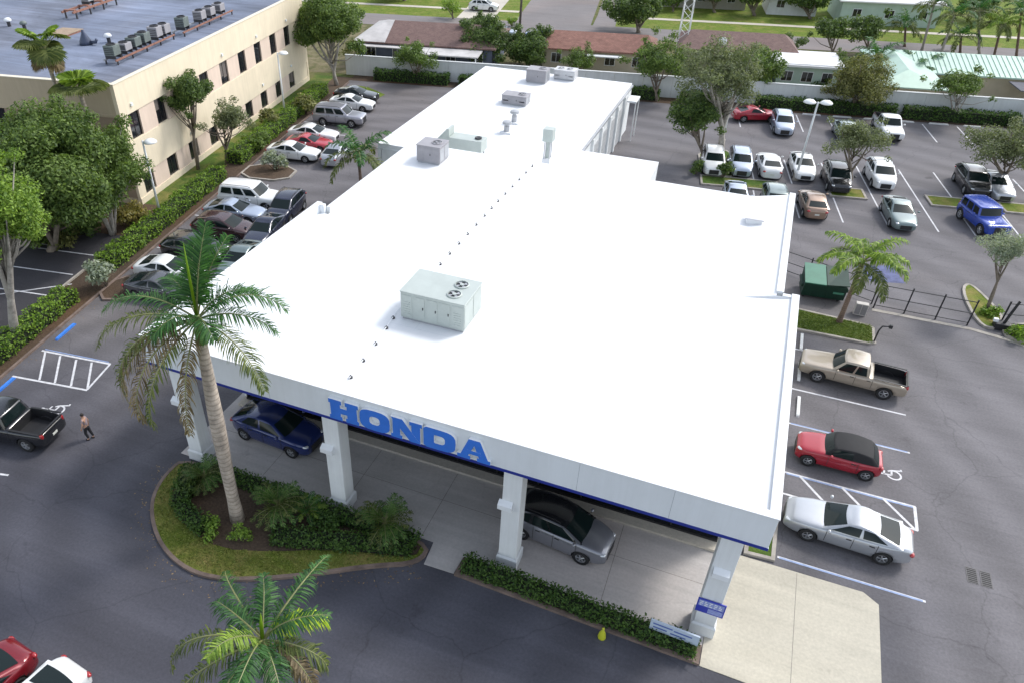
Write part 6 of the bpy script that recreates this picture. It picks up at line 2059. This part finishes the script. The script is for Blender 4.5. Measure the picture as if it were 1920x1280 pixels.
def fan_mesh(pet, r, elev, droop, lmat, seed):
    rg = np.random.default_rng(seed)
    b = MB()
    V, Fc = [], []
    tip = Vector((math.cos(elev) * pet, 0, math.sin(elev) * pet))
    ax = Vector((math.cos(elev - droop), 0, math.sin(elev - droop)))
    sd_ = Vector((0, 1, 0))
    for k in range(24):
        a = rad(-125 + 250 * k / 23) + rg.uniform(-.04, .04)
        d = ax * math.cos(a) + sd_ * math.sin(a)
        nn = d.cross(ax.cross(sd_)).normalized()
        m_ = tip + d * r * .6
        e = m_ + (d + Vector((0, 0, -.55))).normalized() * r * rg.uniform(.3, .45)
        o_ = len(V)
        V += [tip, m_ + nn * .07 * r, m_ - nn * .07 * r, e]
        Fc += [(o_, o_ + 1, o_ + 3), (o_, o_ + 3, o_ + 2)]
    b.add(V, Fc, 0)
    b.tube([(0, 0, 0), tip * .5 + Vector((0, 0, .06)), tip], .03, 5, 1)
    me = b.mesh('frond', [lmat, MATS['palm_rachis']])
    at = me.attributes.new('rnd', 'FLOAT', 'FACE')
    vals = RNG.random(len(b.f)).astype(np.float32)
    at.data.foreach_set('value', vals)
    return me


FAN = [fan_mesh(pt, r_, rad(e), d, m_, 300 + i) for i, (pt, r_, e, d, m_) in enumerate(((1.2, 1.0, 65, .5, P_LIGHT), (1.4, 1.05, 35, .8, P_OLIVE), (1.4, 1.0, 5, .9, P_OLIVE), (1.0, .9, -45, .5, P_BROWN)))]
Tp = G(82, 95, 11.9)
palm('tall fan palm in front of the office roof at the upper left', Vector((Tp.x + .6, Tp.y + .1, 0)), Tp, [(k * 47 + 5, FAN[k % 4]) for k in range(24)], .17, PALMBARK, group='fan palms at the office')
Tp = G(152, 180, 9.05)
palm('shorter bushy fan palm beside the tall one at the office corner', Vector((Tp.x + .2, Tp.y + .1, 0)), Tp, [(k * 41 + 5, [FAN[0], FAN[1], PYL[1], FAN[1]][k % 4]) for k in range(30)], .2, PALMBARK, group='fan palms at the office')
for i, (lb, bx, tx, z, m_) in enumerate((('tall palm on the verge, leftmost of the street palms', (1728, 96), (1752, 8), 7.5, CG), ('leaning palm in the street group, second from the left', (1760, 112), (1790, 30), 6.0, CG), ('palm in the street group with a shaded crown, third from the left', (1836, 106), (1835, 22), 6.5, CG),
                                         ('shaggy palm in the street group, fourth from the left', (1862, 112), (1878, 48), 4.5, CO), ('palm at the top right corner of the picture', (1905, 110), (1915, 25), 6.0, CG), ('short palm in front of the pale-green house across the street', (1696, 88), (1698, 48), 3.2, CG),
                                         ('dark palm between the white roof and the mint roof', (1640, 160), (1642, 108), 4.0, CG), ('small palm against the mint green roof', (1718, 165), (1722, 132), 2.6, CG), ('short palm on the verge behind the shaggy street palm', (1800, 100), (1802, 70), 2.4, CG))):
    Bp = G(*bx)
    zs = np.linspace(1, 12, 221)
    z = float(zs[int(np.argmin([abs(proj((Bp.x, Bp.y, q_))[1] - tx[1]) for q_ in zs]))])
    p_ = palm(lb, Bp, G(tx[0], tx[1], z), [(k * 31 + 17 * i, m_[k % 4]) for k in range(12)], .16, BARK_PALE if i < 3 else PALMBARK2, group='palms along the street')

# ================================================================== PERSON
def skin_mesh(name, verts, edges, radii, mats, sub=2):
    me = bpy.data.meshes.new(name)
    me.from_pydata(verts, edges, [])
    o = bpy.data.objects.new(name, me)
    col.objects.link(o)
    sk = o.modifiers.new('skin', 'SKIN')
    sk.use_smooth_shade = True
    for i, r in enumerate(radii):
        me.skin_vertices[0].data[i].radius = (r, r) if not isinstance(r, tuple) else r
    me.skin_vertices[0].data[0].use_root = True
    ss = o.modifiers.new('sub', 'SUBSURF')
    ss.levels = ss.render_levels = sub
    m2 = eval_mesh(o, name)
    bpy.data.objects.remove(o)
    for m in mats:
        m2.materials.append(m)
    for p in m2.polygons:
        p.use_smooth = True
    return m2


SKIN_M = mat('skin', (0.50, 0.29, 0.20), .6, 0, .05)
pe = thing('person', 'person in dark trousers and muted top walking across the drive on the left', 'person', G(170, 822), rad(200))
pe.scale = (.92, .92, .92)
V = [(0, 0, .95), (0, 0, 1.15), (0, 0, 1.38), (0, 0, 1.50), (.02, 0, 1.58), (.02, 0, 1.68),
     (0, .19, 1.40), (.02, .25, 1.14), (.12, .24, .92), (.16, .23, .84), (0, -.19, 1.40), (-.04, -.25, 1.14), (.0, -.27, .90), (.02, -.27, .82),
     (0, .09, .90), (.10, .10, .50), (.02, .10, .10), (.14, .11, .04), (0, -.09, .90), (-.06, -.10, .50), (-.16, -.10, .12), (-.05, -.11, .05)]
E_ = [(0, 1), (1, 2), (2, 3), (3, 4), (4, 5), (2, 6), (6, 7), (7, 8), (8, 9), (2, 10), (10, 11), (11, 12), (12, 13), (0, 14), (14, 15), (15, 16), (16, 17), (0, 18), (18, 19), (19, 20), (20, 21)]
Rr = [(.14, .12), .125, (.15, .12), .055, .085, .075, .055, .042, .032, .035, .055, .042, .032, .035, .085, .06, .042, .035, .085, .06, .042, .035]
# five fingers on each hand
for hi, base_ in ((9, Vector((.16, .23, .84))), (13, Vector((.02, -.27, .82)))):
    for k in range(5):
        off = Vector(((k - 2) * .017 if k else .05, 0, 0))
        p1 = base_ + off + Vector((0, 0, -.03 if k else .0))
        p2 = p1 + Vector((.012, 0, -(.05, .055, .062, .058, .045)[k]))
        V += [tuple(p1), tuple(p2)]
        n_ = len(V)
        E_ += [(hi, n_ - 2), (n_ - 2, n_ - 1)]
        Rr += [.009, .007]
link('body', skin_mesh('body', V, E_, Rr, [SKIN_M]), pe)
link('top', skin_mesh('top', [(0, 0, .96), (0, 0, 1.15), (0, 0, 1.39), (0, 0, 1.46), (0, .16, 1.41), (0.01, .215, 1.27), (0, -.16, 1.41), (-.02, -.215, 1.27)], [(0, 1), (1, 2), (2, 3), (2, 4), (4, 5), (2, 6), (6, 7)], [(.16, .14), .145, (.17, .135), .07, .072, .06, .072, .06], [mat('grey_cloth', (0.30, 0.24, 0.26), .9, 0, .1)]), pe)
link('trousers', skin_mesh('trousers', [(0, 0, .98), (0, 0, .92), (0, .09, .86), (.10, .10, .50), (.02, .10, .14), (0, -.09, .86), (-.06, -.10, .50), (-.16, -.10, .16)], [(0, 1), (1, 2), (2, 3), (3, 4), (1, 5), (5, 6), (6, 7)], [(.155, .13), (.15, .125), .105, .08, .06, .105, .08, .06], [mat('dark_cloth', (0.02, 0.02, 0.024), .9, 0, .1)]), pe)
g = MB().lathe([(.02, 1.0), (.55, .85), (.95, .35), (1.0, -.1), (.8, -.55), (.5, -.9), (.1, -1.0)], 14)
g.v = [(p[0] * .095 + .0, p[1] * .09, p[2] * .105 + 1.70) for p in g.v]
g.obj('hair', mat('dark_hair', (0.02, 0.014, 0.012), .6, 0, .1), pe, smooth=True)
for sg in (-1, 1):
    h_ = MB().lathe([(.01, -.05), (.045, -.04), (.05, 0), (.035, .04), (.01, .045)], 10)
    x0 = .10 if sg > 0 else -.09
    h_.v = [(p[0] * 2.2 + x0, p[1] + sg * .105, p[2] * .8 + .04) for p in h_.v]
    h_.obj('shoe', RUBBER, pe, smooth=True)
nose = MB().lathe([(.002, .02), (.012, .0), (.014, -.02), (.002, -.025)], 8, (.095, 0, 1.615))
nose.obj('nose', SKIN_M, pe, smooth=True)
for sg in (-1, 1):
    MB().lathe([(.002, .01), (.009, 0), (.002, -.01)], 8, (.088, sg * .03, 1.645)).obj('eye', DARKM, pe, smooth=True)
    MB().lathe([(.004, .025), (.016, .0), (.006, -.025)], 8, (.02, sg * .085, 1.63)).obj('ear', SKIN_M, pe, smooth=True)
MB().box(.082, -.022, 1.578, .094, .022, 1.586).obj('mouth', mat('lips', (0.35, 0.12, 0.10), .5), pe)
